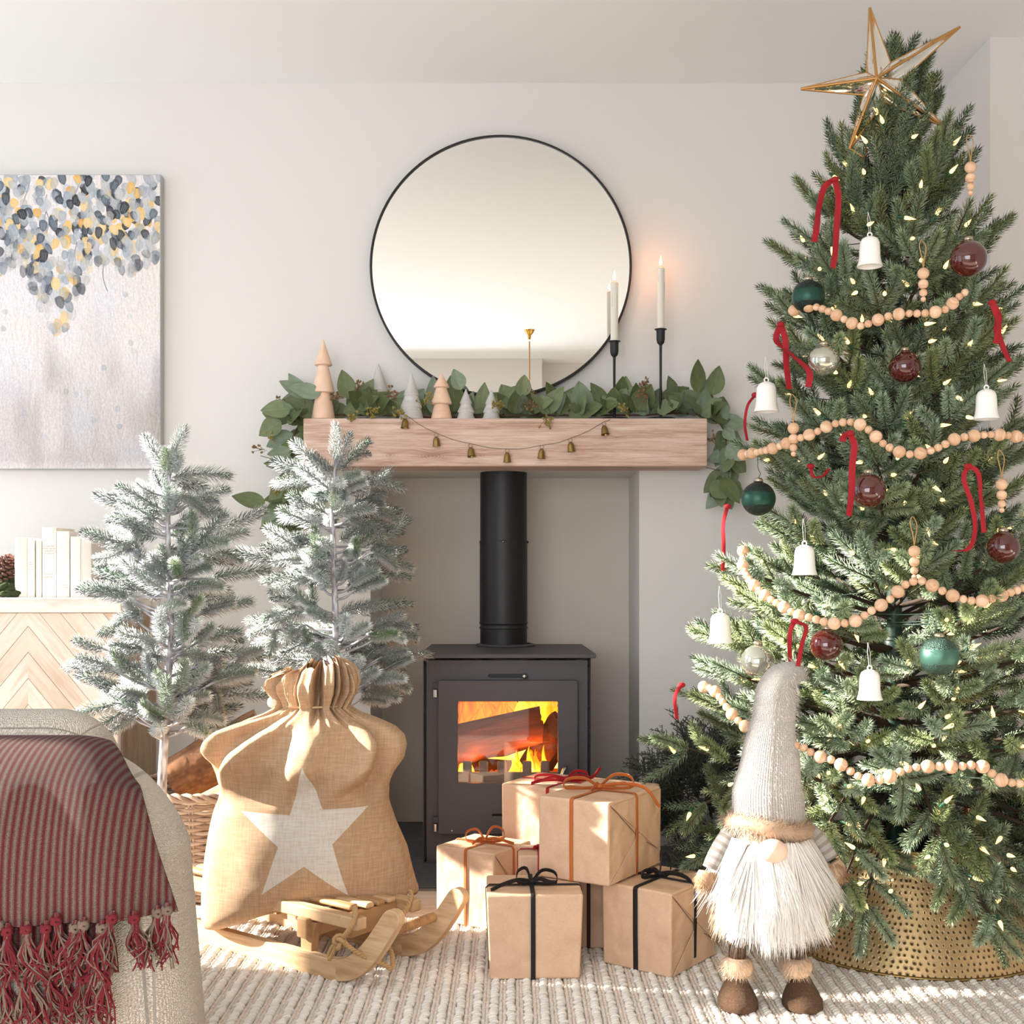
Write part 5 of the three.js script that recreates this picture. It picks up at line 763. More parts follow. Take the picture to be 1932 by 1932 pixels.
// ---------- sprigs of needles, frosted little trees ----------
// a sprig grows along +Y from the origin, its upper side faces +Z
function sprig(seed, o) {
  const r = rng(seed), g = new Geo(), at1 = t => V((o.sway || 0) * Math.sin(t * 3) * o.len, t * o.len, (o.bend || 0) * t * t * o.len);
  const stem = []; for (let k = 0; k <= 5; k++) stem.push(at1(k / 5 * 0.97));
  g.tube(stem, o.stem, o.stem * 0.5, 5, o.woody);
  for (let k = 0; k < o.n; k++) {
    const t = 0.03 + 0.97 * Math.pow(k / o.n, 0.95), p = at1(t), T = at1(Math.min(1.02, t + 0.03)).sub(at1(t - 0.03)).normalize();
    const a = k * 2.39996 + (r() - 0.5) * 0.5, flat = o.flat || 0, A = V(1, 0, 0), B = new THREE.Vector3().crossVectors(A, T).negate().normalize();
    let ca = Math.cos(a), sa = Math.sin(a) * (1 - flat) + (o.lift || 0); const q = Math.hypot(ca, sa); ca /= q; sa /= q;
    const out = A.clone().multiplyScalar(ca).addScaledVector(B, sa), ang = o.tilt * (1 - 0.55 * Math.pow(t, 6)) * (0.85 + 0.3 * r());
    const d = T.clone().multiplyScalar(Math.cos(ang)).addScaledVector(out, Math.sin(ang)).normalize();
    const L = o.nl * (0.85 + 0.22 * r()) * (t > 0.86 ? 1 - (t - 0.86) * 1.1 : 1) * (t < 0.12 ? 0.7 + t * 2.5 : 1), side = new THREE.Vector3().crossVectors(d, T).normalize(), nrm = new THREE.Vector3().crossVectors(side, d);
    const f = o.color(r, sa, t), mid = p.clone().addScaledVector(d, L * 0.55).addScaledVector(out, -L * 0.03), tip = p.clone().addScaledVector(d, L).addScaledVector(T, L * (o.hook || 0));
    const b0 = g.v(p.clone().addScaledVector(side, o.w * 0.5), f[0]), b1 = g.v(p.clone().addScaledVector(side, -o.w * 0.5), f[0]);
    const m0 = g.v(mid.clone().addScaledVector(side, o.w), f[1]), m1 = g.v(mid.clone().addScaledVector(side, -o.w), f[1]), mt = g.v(mid.clone().addScaledVector(nrm, o.w * 0.7), f[1]), tp = g.v(tip, f[2]);
    g.q(b0, b1, m1, m0); g.t(m0, mt, tp); g.t(mt, m1, tp); g.t(m1, m0, tp);
  }
  return g.build();
}
{
  const white = [0.92, 0.93, 0.95], pale = [0.58, 0.66, 0.62], green = [0.16, 0.27, 0.15], lime = [0.27, 0.38, 0.17], mixc = (a, b, t) => a.map((v, k) => lerp(v, b[k], t));
  const paint = (g, frost) => (r, up) => { const w = clamp(frost + up * 0.35 + (r() - 0.5) * 0.35, 0, 1); return [mixc(g, white, w * 0.55), mixc(g, white, w * 0.8), mixc(g, white, clamp(w * 1.15 + 0.1, 0, 1))]; };
  const base = { len: 0.135, nl: 0.0275, n: 280, w: 0.0015, tilt: 1.2, stem: 0.0026, woody: [0.45, 0.43, 0.42], flat: 0.08, lift: 0.2, hook: 0.22 };
  const kinds = [[0.85, green, -0.1], [0.78, green, -0.24], [0.95, green, 0.12], [0.6, green, -0.1], [0.38, lime, 0.15]].map(([f, g, b], k) => sprig(300 + k, { ...base, bend: b, sway: (k % 3 - 1) * 0.05, color: paint(g, f) }));
  const nm = mat(0xffffff, 0.7, { vertexColors: true, side: THREE.DoubleSide });
  const barkM = mat(0xffffff, 0.95, { map: pixTex(128, 256, (x, y) => { const n = vn(x / 7, y / 26, 18, 10, 2), f = vn(x / 20, y / 30, 6, 9, 3), t = clamp(n * 0.7 + f * 0.7 - 0.1, 0, 1); return [lerp(108, 232, t), lerp(102, 232, t), lerp(104, 236, t)]; }, true, 1, 6), bumpMap: barkTex, bumpScale: 0.003 });
  // sprigs as [base x, base y, tip x, tip y, kind, towards the viewer] in picture pixels around the trunk
  function tree(label, D, trunk, sprigs, seed) {
    const foot = at(trunk[trunk.length - 1][0], 1600, D), t = thing('frosted_tree', label, 'artificial tree', V(foot.x, 0, CAMZ - D)), r = rng(seed), loc = (x, y, z) => at(x, y, D - z).sub(t.position);
    const tp = trunk.map(([x, y]) => { const p = at(x, y, D).sub(t.position); return p; }); tp[tp.length - 1].y = 0.006;
    const line = curve(tp, 40);
    part('trunk', new Geo().tube(line, u => lerp(0.0045, 0.0145, u), 0, 12).build(), barkM, t);
    part('base', lathe([[0.0001, 0.03], [0.05, 0.03], [0.06, 0.022], [0.062, 0.001], [0.0001, 0.001]], 30), mat(0xa58d75, 0.9), t);
    const trunkX = y => { for (let k = 1; k < trunk.length; k++) if (y <= trunk[k][1]) return lerp(trunk[k - 1][0], trunk[k][0], (y - trunk[k - 1][1]) / (trunk[k][1] - trunk[k - 1][1])); return trunk[trunk.length - 1][0]; };
    for (const [x0, y0, x1, y1, k, z] of sprigs) {
      const zz = (z ?? 0) * 0.06, side = Math.sign(x0 - trunkX(y0)) || 1;
      const a = loc(x0, y0, zz * 0.5), L = Math.hypot(x1 - x0, y1 - y0) * D / FOC, dz = zz * 0.5 + (r() - 0.5) * 0.03, b = loc(x1, y1, zz * 0.5 + dz), d = b.clone().sub(a);
      const m = part('sprig', kinds[d.y > 0.8 * d.length() && k < 2 ? 2 : k], nm, t), len = Math.max(d.length(), 0.045);
      aim(m, a, d, V((r() - 0.5) * 0.6, 1, 0.25 + (r() - 0.5) * 0.9)); const s = len / 0.135; m.scale.set(lerp(1.05, s, 0.3), s * 1.02, lerp(1.05, s, 0.3));
      const tr = trunkX(y0 + 30), off = Math.abs(x0 - tr); if (off > 14) { const j = loc(trunkX(y0 + off * 0.45), y0 + off * 0.45, 0); part('twig', new Geo().tube(curve([j, j.clone().lerp(a, 0.55).add(V(0, -0.006, 0)), a, a.clone().addScaledVector(d, 0.12)], 8), 0.0042, 0.0026, 6).build(), barkM, t); }
    }
    // the side away from the viewer
    const n = Math.round(sprigs.length * 0.55); for (let k = 0; k < n; k++) { const [x0, y0] = sprigs[Math.floor(r() * sprigs.length)], p = loc(trunkX(y0), y0 + 10, 0), an = Math.PI + (r()) * Math.PI, o = V(Math.cos(an), 0, Math.sin(an)), rad = 0.02 + r() * 0.09 * smooth(830, 1000, y0); const m = part('sprig', kinds[Math.floor(r() * 4)], nm, t); aim(m, p.clone().addScaledVector(o, rad), o.clone().add(V(0, 0.5 - r() * 0.5, 0)), V(0, 1, 0.2)); m.scale.setScalar(0.9 + r() * 0.2); part('twig', new Geo().tube([p, p.clone().addScaledVector(o, rad + 0.01)], 0.004, 0.003, 5).build(), barkM, t); }
    return t;
  }
  const A = (list) => list.map(([a, b, c, d, k, z]) => [a / 3.22, 800 + b / 3.22, c / 3.22, 800 + d / 3.22, k, z]);
  const left = [...A([[1030, 270, 1140, 55, 0, 0.5], [1020, 310, 868, 112, 2, 0.3], [1045, 325, 1342, 245, 1, 0.3], [1015, 300, 1030, 150, 4, 0.8], [985, 400, 915, 308, 0, 0], [1030, 300, 1075, 175, 3, 1], [975, 520, 758, 360, 3, 0.2], [985, 560, 715, 425, 0, -0.3], [960, 575, 685, 545, 0, 0.2], [950, 600, 770, 455, 3, 0.6], [1000, 440, 835, 405, 2, 0.7], [1005, 560, 1010, 370, 3, 0.9], [1075, 520, 1040, 420, 0, 1], [1125, 480, 1355, 375, 0, -0.4], [1080, 430, 1255, 480, 1, 0.7], [1080, 590, 1310, 500, 0, 0.4], [1130, 500, 1300, 445, 0, 0.1], [960, 640, 760, 640, 2, 0.4], [850, 620, 745, 740, 0, 0.5], [870, 830, 780, 650, 0, 0.2], [760, 740, 535, 630, 3, 0.2], [760, 760, 610, 850, 2, 0.4], [860, 820, 700, 890, 2, 0.8], [1190, 770, 1335, 540, 3, 0.3], [1160, 740, 1215, 570, 4, 0.6], [1210, 760, 1435, 600, 1, 0.2], [1215, 770, 1365, 690, 3, 0.8], [1240, 750, 1465, 800, 3, 0.4], [1190, 780, 1120, 700, 0, 0.4], [1020, 900, 1000, 760, 4, 1], [1060, 900, 1110, 720, 3, 0.4], [1090, 940, 1050, 815, 4, 1.2], [1050, 930, 905, 830, 2, 0.9], [1130, 910, 1260, 850, 3, 0.8], [1110, 880, 1190, 800, 0, 0.6], [1060, 1020, 1340, 930, 1, 0.6], [1110, 1000, 1330, 965, 3, 0.9], [790, 1070, 515, 975, 3, 0.7], [780, 1040, 600, 960, 0, 0.2], [1020, 1020, 748, 885, 2, 1.3], [1020, 960, 900, 835, 0, 0.8], [950, 1150, 1100, 1070, 0, 1.4], [930, 1000, 760, 940, 0, 0]]), ...A([[1210, 1160, 1495, 1055, 3, 0.3], [1210, 1150, 1395, 1060, 0, 0.6], [1080, 1190, 1250, 1100, 4, 0.9], [1040, 1000, 1200, 1050, 3, 0.2], [860, 1130, 690, 1180, 0, 0.5], [860, 1220, 755, 1100, 2, 0.9], [790, 1240, 610, 1240, 3, 0.3], [970, 1330, 750, 1245, 0, 1.1], [1000, 1330, 955, 1165, 2, 1.4], [1120, 1330, 1080, 1175, 4, 1.3], [1180, 1330, 1275, 1210, 3, 0.6], [1130, 1280, 1190, 1180, 0, 0.9], [800, 1330, 690, 1370, 2, 0.6], [640, 1370, 475, 1290, 0, 0.2], [650, 1470, 500, 1390, 0, 0.5], [870, 1370, 760, 1320, 3, 0.8], [1080, 1400, 1330, 1385, 1, 0.7], [1330, 1400, 1270, 1500, 0, 0.4], [1430, 1430, 1565, 1345, 0, 0.3], [1300, 1570, 1520, 1490, 3, 0.7], [1270, 1550, 1500, 1440, 1, 0.2], [1160, 1590, 1245, 1450, 3, 0.9], [880, 1570, 665, 1445, 4, 1], [900, 1540, 710, 1380, 0, 0.4], [780, 1620, 510, 1500, 0, 0.3], [760, 1640, 610, 1540, 3, 0.6], [970, 1560, 870, 1430, 2, 0.9], [960, 1470, 900, 1350, 0, 0.5], [1010, 1600, 945, 1560, 4, 1.3], [1010, 1780, 1020, 1590, 4, 1.6], [1085, 1630, 1145, 1480, 4, 1], [990, 1800, 780, 1660, 1, 1.2], [830, 1660, 630, 1560, 0, 0.6], [730, 1700, 485, 1720, 3, 0.4], [750, 1750, 535, 1840, 3, 0.6], [830, 1770, 660, 1840, 0, 0.8], [1010, 1800, 845, 1740, 4, 1.4], [1080, 1700, 1250, 1620, 0, 0.8], [1130, 1780, 1340, 1770, 0, 1], [1130, 1840, 1255, 1855, 3, 1], [1060, 1810, 1130, 1660, 0, 1.2], [1310, 1640, 1340, 1760, 1, 0.6], [930, 1880, 970, 1820, 0, 1], [900, 1680, 760, 1560, 1, 0.9], [1200, 1600, 1330, 1640, 0, 0.4]])];
  tree('snow-frosted little tree in front of the sideboard cabinet', 2.9, [[326, 835], [319, 900], [317, 1017], [322, 1173], [317, 1281], [310, 1400], [306, 1480], [306, 1740]], left, 5);
  const B = (list) => list.map(([a, b, c, d, k, z]) => [470 + a / 3.512, 780 + b / 3.512, 470 + c / 3.512, 780 + d / 3.512, k, z]);
  const right = [...B([[555, 300, 610, 95, 0, 0.5], [575, 370, 690, 165, 0, 0.8], [600, 390, 765, 180, 3, 0.5], [545, 410, 290, 240, 2, 0.5], [555, 390, 430, 250, 3, 0.2], [535, 510, 365, 340, 0, 0.7], [680, 300, 750, 260, 0, 0], [560, 500, 705, 380, 3, 0.8], [600, 510, 745, 430, 0, 0.5], [545, 520, 600, 430, 0, 0.9], [555, 640, 590, 530, 4, 1.3], [620, 620, 660, 500, 2, 0.8], [520, 670, 305, 520, 3, 0.7], [490, 760, 240, 620, 3, 0.9], [470, 740, 330, 590, 0, 0.5], [460, 720, 400, 640, 0, 0.9], [570, 670, 800, 600, 0, 1], [690, 600, 875, 510, 3, 0.1], [770, 600, 880, 570, 0, 0.3], [800, 640, 980, 640, 1, 0.4], [650, 700, 885, 730, 1, 0.8], [600, 850, 740, 750, 3, 0.6], [690, 870, 830, 830, 4, 0.6], [440, 960, 480, 760, 4, 1.1], [420, 840, 320, 790, 0, 0.3], [340, 900, 115, 800, 2, 0.5], [330, 930, 110, 860, 0, 0.2], [350, 970, 175, 950, 0, 0.8], [530, 900, 480, 830, 3, 0.6], [430, 1020, 380, 900, 3, 1.2], [500, 970, 440, 940, 3, 0.9], [800, 960, 1065, 990, 3, 0.5], [820, 920, 990, 950, 1, 0.9], [790, 900, 950, 870, 0, 0.2], [720, 960, 660, 850, 4, 1], [620, 940, 660, 920, 3, 0.7], [760, 980, 870, 1060, 1, 0.6]]), ...B([[430, 1090, 160, 1095, 1, 0.8], [460, 1110, 380, 1000, 0, 1], [500, 1170, 460, 1040, 3, 0.8], [520, 1060, 450, 1000, 0, 0.9], [600, 1110, 660, 1000, 0, 0.8], [680, 1140, 780, 1010, 1, 1], [690, 1180, 870, 1080, 3, 0.7], [640, 1100, 720, 980, 0, 0.4], [600, 1320, 840, 1210, 1, 0.7], [590, 1400, 640, 1330, 3, 0.8], [530, 1380, 400, 1290, 3, 0.9], [450, 1290, 300, 1150, 3, 1], [440, 1270, 380, 1160, 4, 0.6], [330, 1280, 95, 1330, 3, 0.5], [340, 1230, 170, 1190, 0, 0.3], [400, 1290, 180, 1420, 2, 1], [190, 1370, 0, 1440, 0, 0.3], [170, 1420, 130, 1590, 3, 0.6], [370, 1400, 240, 1520, 2, 0.8], [400, 1500, 220, 1560, 0, 0.6], [440, 1600, 330, 1470, 4, 0.9], [520, 1600, 430, 1520, 3, 0.8], [550, 1590, 520, 1500, 3, 1], [480, 1670, 415, 1630, 0, 0.9], [640, 1500, 760, 1380, 0, 0.8], [630, 1480, 680, 1370, 2, 1], [770, 1440, 985, 1310, 0, 0.6], [860, 1440, 1100, 1450, 3, 0.4], [860, 1400, 1050, 1380, 0, 0.1], [790, 1470, 980, 1500, 4, 1], [900, 1460, 1000, 1430, 1, 0.7], [760, 1640, 870, 1520, 3, 0.6], [870, 1620, 1025, 1550, 0, 0.4], [870, 1720, 1040, 1600, 3, 0.7], [840, 1650, 980, 1590, 1, 0.3], [700, 1800, 830, 1680, 0, 0.9], [730, 1840, 970, 1850, 3, 0.8], [850, 1760, 1045, 1800, 3, 0.5], [820, 1780, 1000, 1730, 0, 0.9], [690, 1700, 720, 1600, 3, 0.7], [640, 1660, 610, 1600, 0, 1], [700, 1780, 680, 1700, 0, 1], [320, 1740, 210, 1670, 0, 0.3], [200, 1720, 20, 1660, 3, 0.2], [200, 1790, 90, 1830, 0, 0.4], [330, 1800, 200, 1720, 1, 0.5], [730, 1900, 900, 1880, 3, 0.6]])];
  tree('snow-frosted little tree rising behind the hessian sack', 3.13, [[642, 830], [630, 900], [627, 975], [630, 1050], [632, 1130], [634, 1210], [634, 1250], [634, 1740]], right, 6);
}
{ // dark juniper-like shrubs in the shade beside the stove
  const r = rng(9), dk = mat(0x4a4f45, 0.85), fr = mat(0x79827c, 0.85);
  const spray = (seed) => { const q = rng(seed), g = new Geo(); for (let k = 0; k < 9; k++) { const t = k / 9, a = (k % 2 ? 1 : -1) * (0.5 + q() * 0.5), p = V(0, t * 0.1, 0), e = V(Math.sin(a) * 0.045 * (1 - t * 0.6), t * 0.1 + Math.cos(a) * 0.045 * (1 - t * 0.5), (q() - 0.5) * 0.025); g.tube([p, p.clone().lerp(e, 0.5).add(V(0, 0, 0.003)), e], 0.0016, 0.0008, 3); for (let j = 0; j < 9; j++) { const u = j / 9, b = p.clone().lerp(e, u), d = V(q() - 0.5, q() * 0.6, q() - 0.5).normalize(); g.tube([b, b.clone().addScaledVector(d, 0.009)], 0.0012, 0.0004, 3); } } g.tube([V(0, 0, 0), V(0, 0.1, 0)], 0.002, 0.001, 4); return g.build(); };
  const gs = [1, 2, 3, 4].map(k => spray(k * 7));
  const bush = (label, c, R, H, n, m) => { const t = thing('juniper_shrub', label, 'shrub', c); part('stem', new Geo().tube([V(0, 0.004, 0), V(0.005, H * 0.4, 0), V(0, H * 0.75, 0)], 0.014, 0.006, 8).build(), mat(0x4a3c30, 0.9), t);
    for (let k = 0; k < n; k++) { const a = r() * 6.2832, u = Math.acos(1 - 1.5 * r()), o = V(Math.sin(u) * Math.cos(a), Math.cos(u), Math.sin(u) * Math.sin(a)), p = V(o.x * R * (0.45 + r() * 0.5), H * 0.5 + o.y * H * 0.42 * (0.5 + r() * 0.5), o.z * R * (0.45 + r() * 0.5)); const s = part('spray', gs[k % 4], m, t); aim(s, p, o.clone().add(V((r() - 0.5) * 0.6, 0.25, (r() - 0.5) * 0.6)), V(0, 0.4, 1)); s.scale.setScalar(0.9 + r() * 0.4); } };
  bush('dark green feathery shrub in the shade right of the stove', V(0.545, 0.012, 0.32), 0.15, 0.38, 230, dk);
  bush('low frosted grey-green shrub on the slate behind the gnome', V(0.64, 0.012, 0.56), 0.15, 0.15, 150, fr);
}
{ // slatted wooden crate with logs behind the tree collar
  const t = thing('slatted_crate', 'pinkish brown slatted wooden crate behind the brass tree collar', 'crate', V(1.36, 0, 0.62)), w = mat(0xffffff, 0.75, { map: woodTex([172, 134, 110], [128, 92, 70], [192, 156, 132], 91, 512, 256) });
  for (const [y, h] of [[0.035, 0.06], [0.105, 0.066], [0.176, 0.06]]) { part('front_slat', metreUV(box(0.5, h, 0.016, 0, y, 0.15, 0.003)), w, t); part('back_slat', metreUV(box(0.5, h, 0.016, 0, y, -0.15, 0.003)), w, t); for (const s of [-1, 1]) part('end_slat', metreUV(box(0.016, h, 0.28, s * 0.242, y, 0, 0.003), 'z'), w, t); }
  for (const s of [-1, 1]) for (const z of [-0.13, 0.13]) part('corner_post', box(0.024, 0.205, 0.024, s * 0.22, 0.103, z, 0.002), w, t);
  part('crate_floor', box(0.46, 0.012, 0.26, 0, 0.012, 0, 0.001), w, t);
  const bark = mat(0x9a7d68, 0.95, { map: barkTex, bumpMap: barkTex, bumpScale: 0.006 }), end = mat(0xffffff, 0.85, { map: splitTex });
  addLog('bark log lying on top in the slatted crate behind the tree', 0.4, 0.06, 41, 0, V(1.36, 0.205, 0.62), [0, 0.1, 0.03], bark, end);
}

// ---------- the Christmas tree ----------
const TX = 0.872, TZ = 0.945; // its axis
const treeR = y => table([[0.16, 0.44], [0.24, 0.53], [0.42, 0.56], [0.58, 0.545], [0.7, 0.5], [0.82, 0.46], [0.94, 0.395], [1.1, 0.37], [1.2, 0.36], [1.36, 0.32], [1.485, 0.315], [1.63, 0.265], [1.78, 0.205], [1.9, 0.15], [2.0, 0.07], [2.07, 0.01]], y)[0];
function onTree(px, py, k = 0.9) { // point on the tree's outer shell seen at a pixel
  let D = 2.45, p; for (let i = 0; i < 8; i++) { p = at(px, py, D); const R = treeR(p.y) * k, dx = clamp(p.x - TX, -R * 0.98, R * 0.98), z = TZ + Math.sqrt(Math.max(R * R - dx * dx, 0.0016)); D = CAMZ - z; }
  return at(px, py, D);
}
{
  const t = thing('christmas_tree', 'tall green artificial Christmas tree with lights in the brass collar on the right', 'Christmas tree', V(TX, 0, TZ)), r = rng(2024);
  const blue = [0.17, 0.245, 0.135], tipB = [0.44, 0.535, 0.39], olive = [0.16, 0.21, 0.075], tipO = [0.36, 0.43, 0.19], mixc = (a, b, u) => a.map((v, k) => lerp(v, b[k], u));
  const paint = (a, b) => (q, up, u) => { const j = 0.8 + q() * 0.4, c = x => mixc(a, b, x).map(v => v * j); return [c(0.05), c(0.4 + up * 0.1), c(0.8 + up * 0.25)]; };
  const base = { len: 0.112, nl: 0.0235, n: 170, w: 0.00125, tilt: 1.0, stem: 0.0022, woody: [0.1, 0.09, 0.05], flat: 0.2, lift: 0.12, hook: 0.1 };
  const kinds = [[blue, tipB, 0.1], [blue, tipB, -0.1], [mixc(blue, olive, 0.4), mixc(tipB, tipO, 0.4), 0.05], [olive, tipO, 0.12], [mixc(blue, olive, 0.7), mixc(tipB, tipO, 0.6), -0.06]].map(([a, b, bend], k) => sprig(700 + k, { ...base, bend, sway: (k % 3 - 1) * 0.04, color: paint(a, b) }));
  const nm = mat(0xffffff, 0.6, { vertexColors: true, side: THREE.DoubleSide }), wood = mat(0x3a2c20, 0.9), pole = mat(0x163024, 0.45);
  part('trunk', new Geo().tube([V(0, 0.02, 0), V(0, 1.95, 0)], 0.019, 0.014, 14).build(), pole, t);
  for (const y of [0.42, 0.62, 1.25]) part('trunk_joint', lathe([[0.02, y], [0.027, y + 0.004], [0.027, y + 0.05], [0.024, y + 0.054], [0.024, y + 0.075], [0.019, y + 0.08]], 18), pole, t);
  part('stand', merge([0, 1, 2, 3].map(k => box(0.3, 0.02, 0.022, 0, 0.014, 0, 0.003).rotateY(k * Math.PI / 4))), pole, t);
  const list = []; // every sprig: position, direction, kind, scale
  const put = (p, d, s) => list.push([p, d.normalize(), Math.floor(Math.pow(r(), 1.1) * 5), s]);
  let y = 0.2, lvl = 0;
  while (y < 1.97) {
    const R = treeR(y), n = Math.round(5 + R * 14), off = r() * 6.28;
    for (let b = 0; b < n; b++) {
      const a = off + (b + (r() - 0.5) * 0.55) / n * Math.PI * 2, rr = R * (0.72 + r() * 0.34) - 0.03, lift = y < 0.4 ? -0.05 - r() * 0.1 : y > 1.6 ? 0.07 + 0.05 * r() : (r() - 0.4) * 0.07, yb = y - (y < 0.4 ? -0.08 : 0.04 + 0.1 * R) + (r() - 0.5) * 0.03;
      const o = V(Math.cos(a), 0, Math.sin(a)), tan = V(-Math.sin(a), 0, Math.cos(a)), p0 = o.clone().multiplyScalar(0.015).setY(yb), p1 = o.clone().multiplyScalar(Math.max(rr - 0.09, 0.015)).setY(y + lift * 0.4), pm = p0.clone().lerp(p1, 0.55).add(V(0, y < 0.4 ? 0.025 : -0.012, 0));
      const line = curve([p0, pm, p1], 10); part('branch', new Geo().tube(line, 0.0052, 0.003, 5).build(), wood, t);
      const fwd = p1.clone().sub(pm).normalize().add(V(0, lift * 1.6, 0)).normalize();
      put(p1, fwd.clone().add(V((r() - 0.5) * 0.15, (r() - 0.5) * 0.15, 0)), 0.95 + r() * 0.2);
      for (const s of [-1, 1]) { put(p1, fwd.clone().addScaledVector(tan, s * (0.5 + r() * 0.3)).add(V(0, (r() - 0.4) * 0.35, 0)), 0.85 + r() * 0.2); if (R > 0.12) put(line[8], fwd.clone().addScaledVector(tan, s * (0.8 + r() * 0.4)).add(V(0, (r() - 0.35) * 0.6, 0)), 0.8 + r() * 0.22); if (R > 0.22 && r() < 0.8) put(line[6], fwd.clone().addScaledVector(tan, s * (0.9 + r() * 0.5)).add(V(0, (r() - 0.4) * 0.8, 0)), 0.8 + r() * 0.2); if (R > 0.32 && r() < 0.4) put(line[4], fwd.clone().addScaledVector(tan, s * 1.2).add(V(0, (r() - 0.3) * 0.8, 0)), 0.75); }
      if (r() < 0.75) put(line[9], fwd.clone().multiplyScalar(0.6).add(V((r() - 0.5) * 0.4, 0.9, (r() - 0.5) * 0.4)), 0.65 + r() * 0.2);
      if (y < 0.45 && r() < 0.9) put(p1, fwd.clone().add(V(0, -1.1 - r() * 0.6, 0)), 0.8 + r() * 0.25);
    }
    y += y > 1.55 ? 0.082 : 0.08; lvl++;
  }
  for (let k = 0; k < 9; k++) { const a = k * 2.4, h = 1.88 + k * 0.012; put(V(0, h, 0), V(Math.cos(a), 0.9 + k * 0.08, Math.sin(a)), 0.85); }
  put(V(0, 1.95, 0), V(0.02, 1, 0), 1.0);
  // the 300 that show largest are parts, the rest one mass
  const eye = V(-TX, CAMY, CAMZ - TZ), show = ([p, d, , s]) => { const m = p.clone().addScaledVector(d, 0.06 * s), q = V(m.x, 0, m.z), face = q.length() > 0.01 ? q.clone().normalize().dot(eye.clone().setY(0).normalize()) : 1, inF = m.x + TX < 0.424 * (CAMZ - TZ - m.z) ? 1 : 0.2; return inF * (face + 1) * (q.length() / (treeR(m.y) + 0.02)) / m.distanceTo(eye); };
  const order = list.map((e, i) => [show(e), i]).sort((u, v) => v[0] - u[0]), near = new Set(order.slice(0, 300).map(e => e[1]));
  const rest = list.filter((e, i) => !near.has(i)), dummy = new THREE.Object3D(), col = new THREE.Color();
  list.forEach(([p, d, k, s], i) => { if (!near.has(i)) return; const m = part('sprig', kinds[k], nm, t); aim(m, p, d, V((r() - 0.5) * 0.8, 1, (r() - 0.5) * 0.8)); m.scale.set(1, s, 1); });
  const im = new THREE.InstancedMesh(kinds[2], nm, rest.length); im.name = 'foliage'; im.userData.kind = 'stuff';
  rest.forEach(([p, d, k, s], i) => { aim(dummy, p, d, V((r() - 0.5) * 0.8, 1, (r() - 0.5) * 0.8)); dummy.scale.set(1, s, 1); dummy.updateMatrix(); im.setMatrixAt(i, dummy.matrix); const g = 0.85 + r() * 0.35; im.setColorAt(i, k < 2 ? col.setRGB(g * 0.97, g, g * 1.06) : k > 2 ? col.setRGB(g * 1.0, g * 0.95, g * 0.72) : col.setRGB(g, g, g)); });
  t.add(im);
  console.log('sprigs', list.length, 'levels', lvl);

  // string of warm lights
  const L = thing('fairy_lights', 'string of warm white fairy lights wound through the Christmas tree', 'fairy lights');
  const bulbG = lathe([[0.0001, 0.0], [0.0034, 0.0], [0.0042, 0.004], [0.0037, 0.01], [0.0019, 0.018], [0.0001, 0.025]], 10), sockG = lathe([[0.0001, -0.016], [0.003, -0.016], [0.0036, -0.006], [0.0036, 0.001], [0.0001, 0.001]], 8);
  const glow = mat(0x2a2418, 0.3, { emissive: 0xffcf86, emissiveIntensity: 9 }), sock = mat(0x1f5238, 0.5), wireM = mat(0x1d3a2a, 0.6);
  const cand = list.map((e, i) => [e, show(e)]).filter(e => e[1] > 0.28).sort(() => 0), pick = [];
  for (const [e] of cand.map(e => [e[0], r()]).sort((u, v) => u[1] - v[1])) { const q = e[0].clone().addScaledVector(e[1], 0.075 * e[3] * r()); if (pick.every(w => w[0].distanceTo(q) > 0.048)) pick.push([q, e[1]]); if (pick.length >= 215) break; }
  pick.forEach(([p, d], i) => { const q = p.clone().add(t.position), dir = V(r() - 0.5, r() - 0.35, r() - 0.2).normalize(), o = V(p.x, 0, p.z).normalize(); q.addScaledVector(o, 0.012).add(V(0, 0.006, 0)); const b = part('bulb', bulbG, glow, L); aim(b, q, dir.addScaledVector(o, 0.5)); part('socket', sockG, sock, b); if (i % 6 === 0) { const l = new THREE.PointLight(0xffb04a, 0.012, 0, 2); l.position.copy(q).addScaledVector(dir.normalize(), 0.008); l.castShadow = true; l.shadow.radius = 0.2; scene.add(l); } });
  const spiral = pick.map(e => e[0]).sort((a, b) => a.y - b.y), wires = new Geo(); for (let k = 0; k + 1 < spiral.length; k += 1) { const a = spiral[k], b = spiral[k + 1]; if (a.distanceTo(b) > 0.32 || a.y < 0.3) continue; const m = a.clone().lerp(b, 0.5); m.x *= 0.75; m.z *= 0.75; m.y -= 0.015; wires.tube(curve([a, m, b].map(q => q.clone().add(t.position)), 8), 0.0011, 0.0011, 4); }
  part('cable', wires.build(), wireM, L);
}
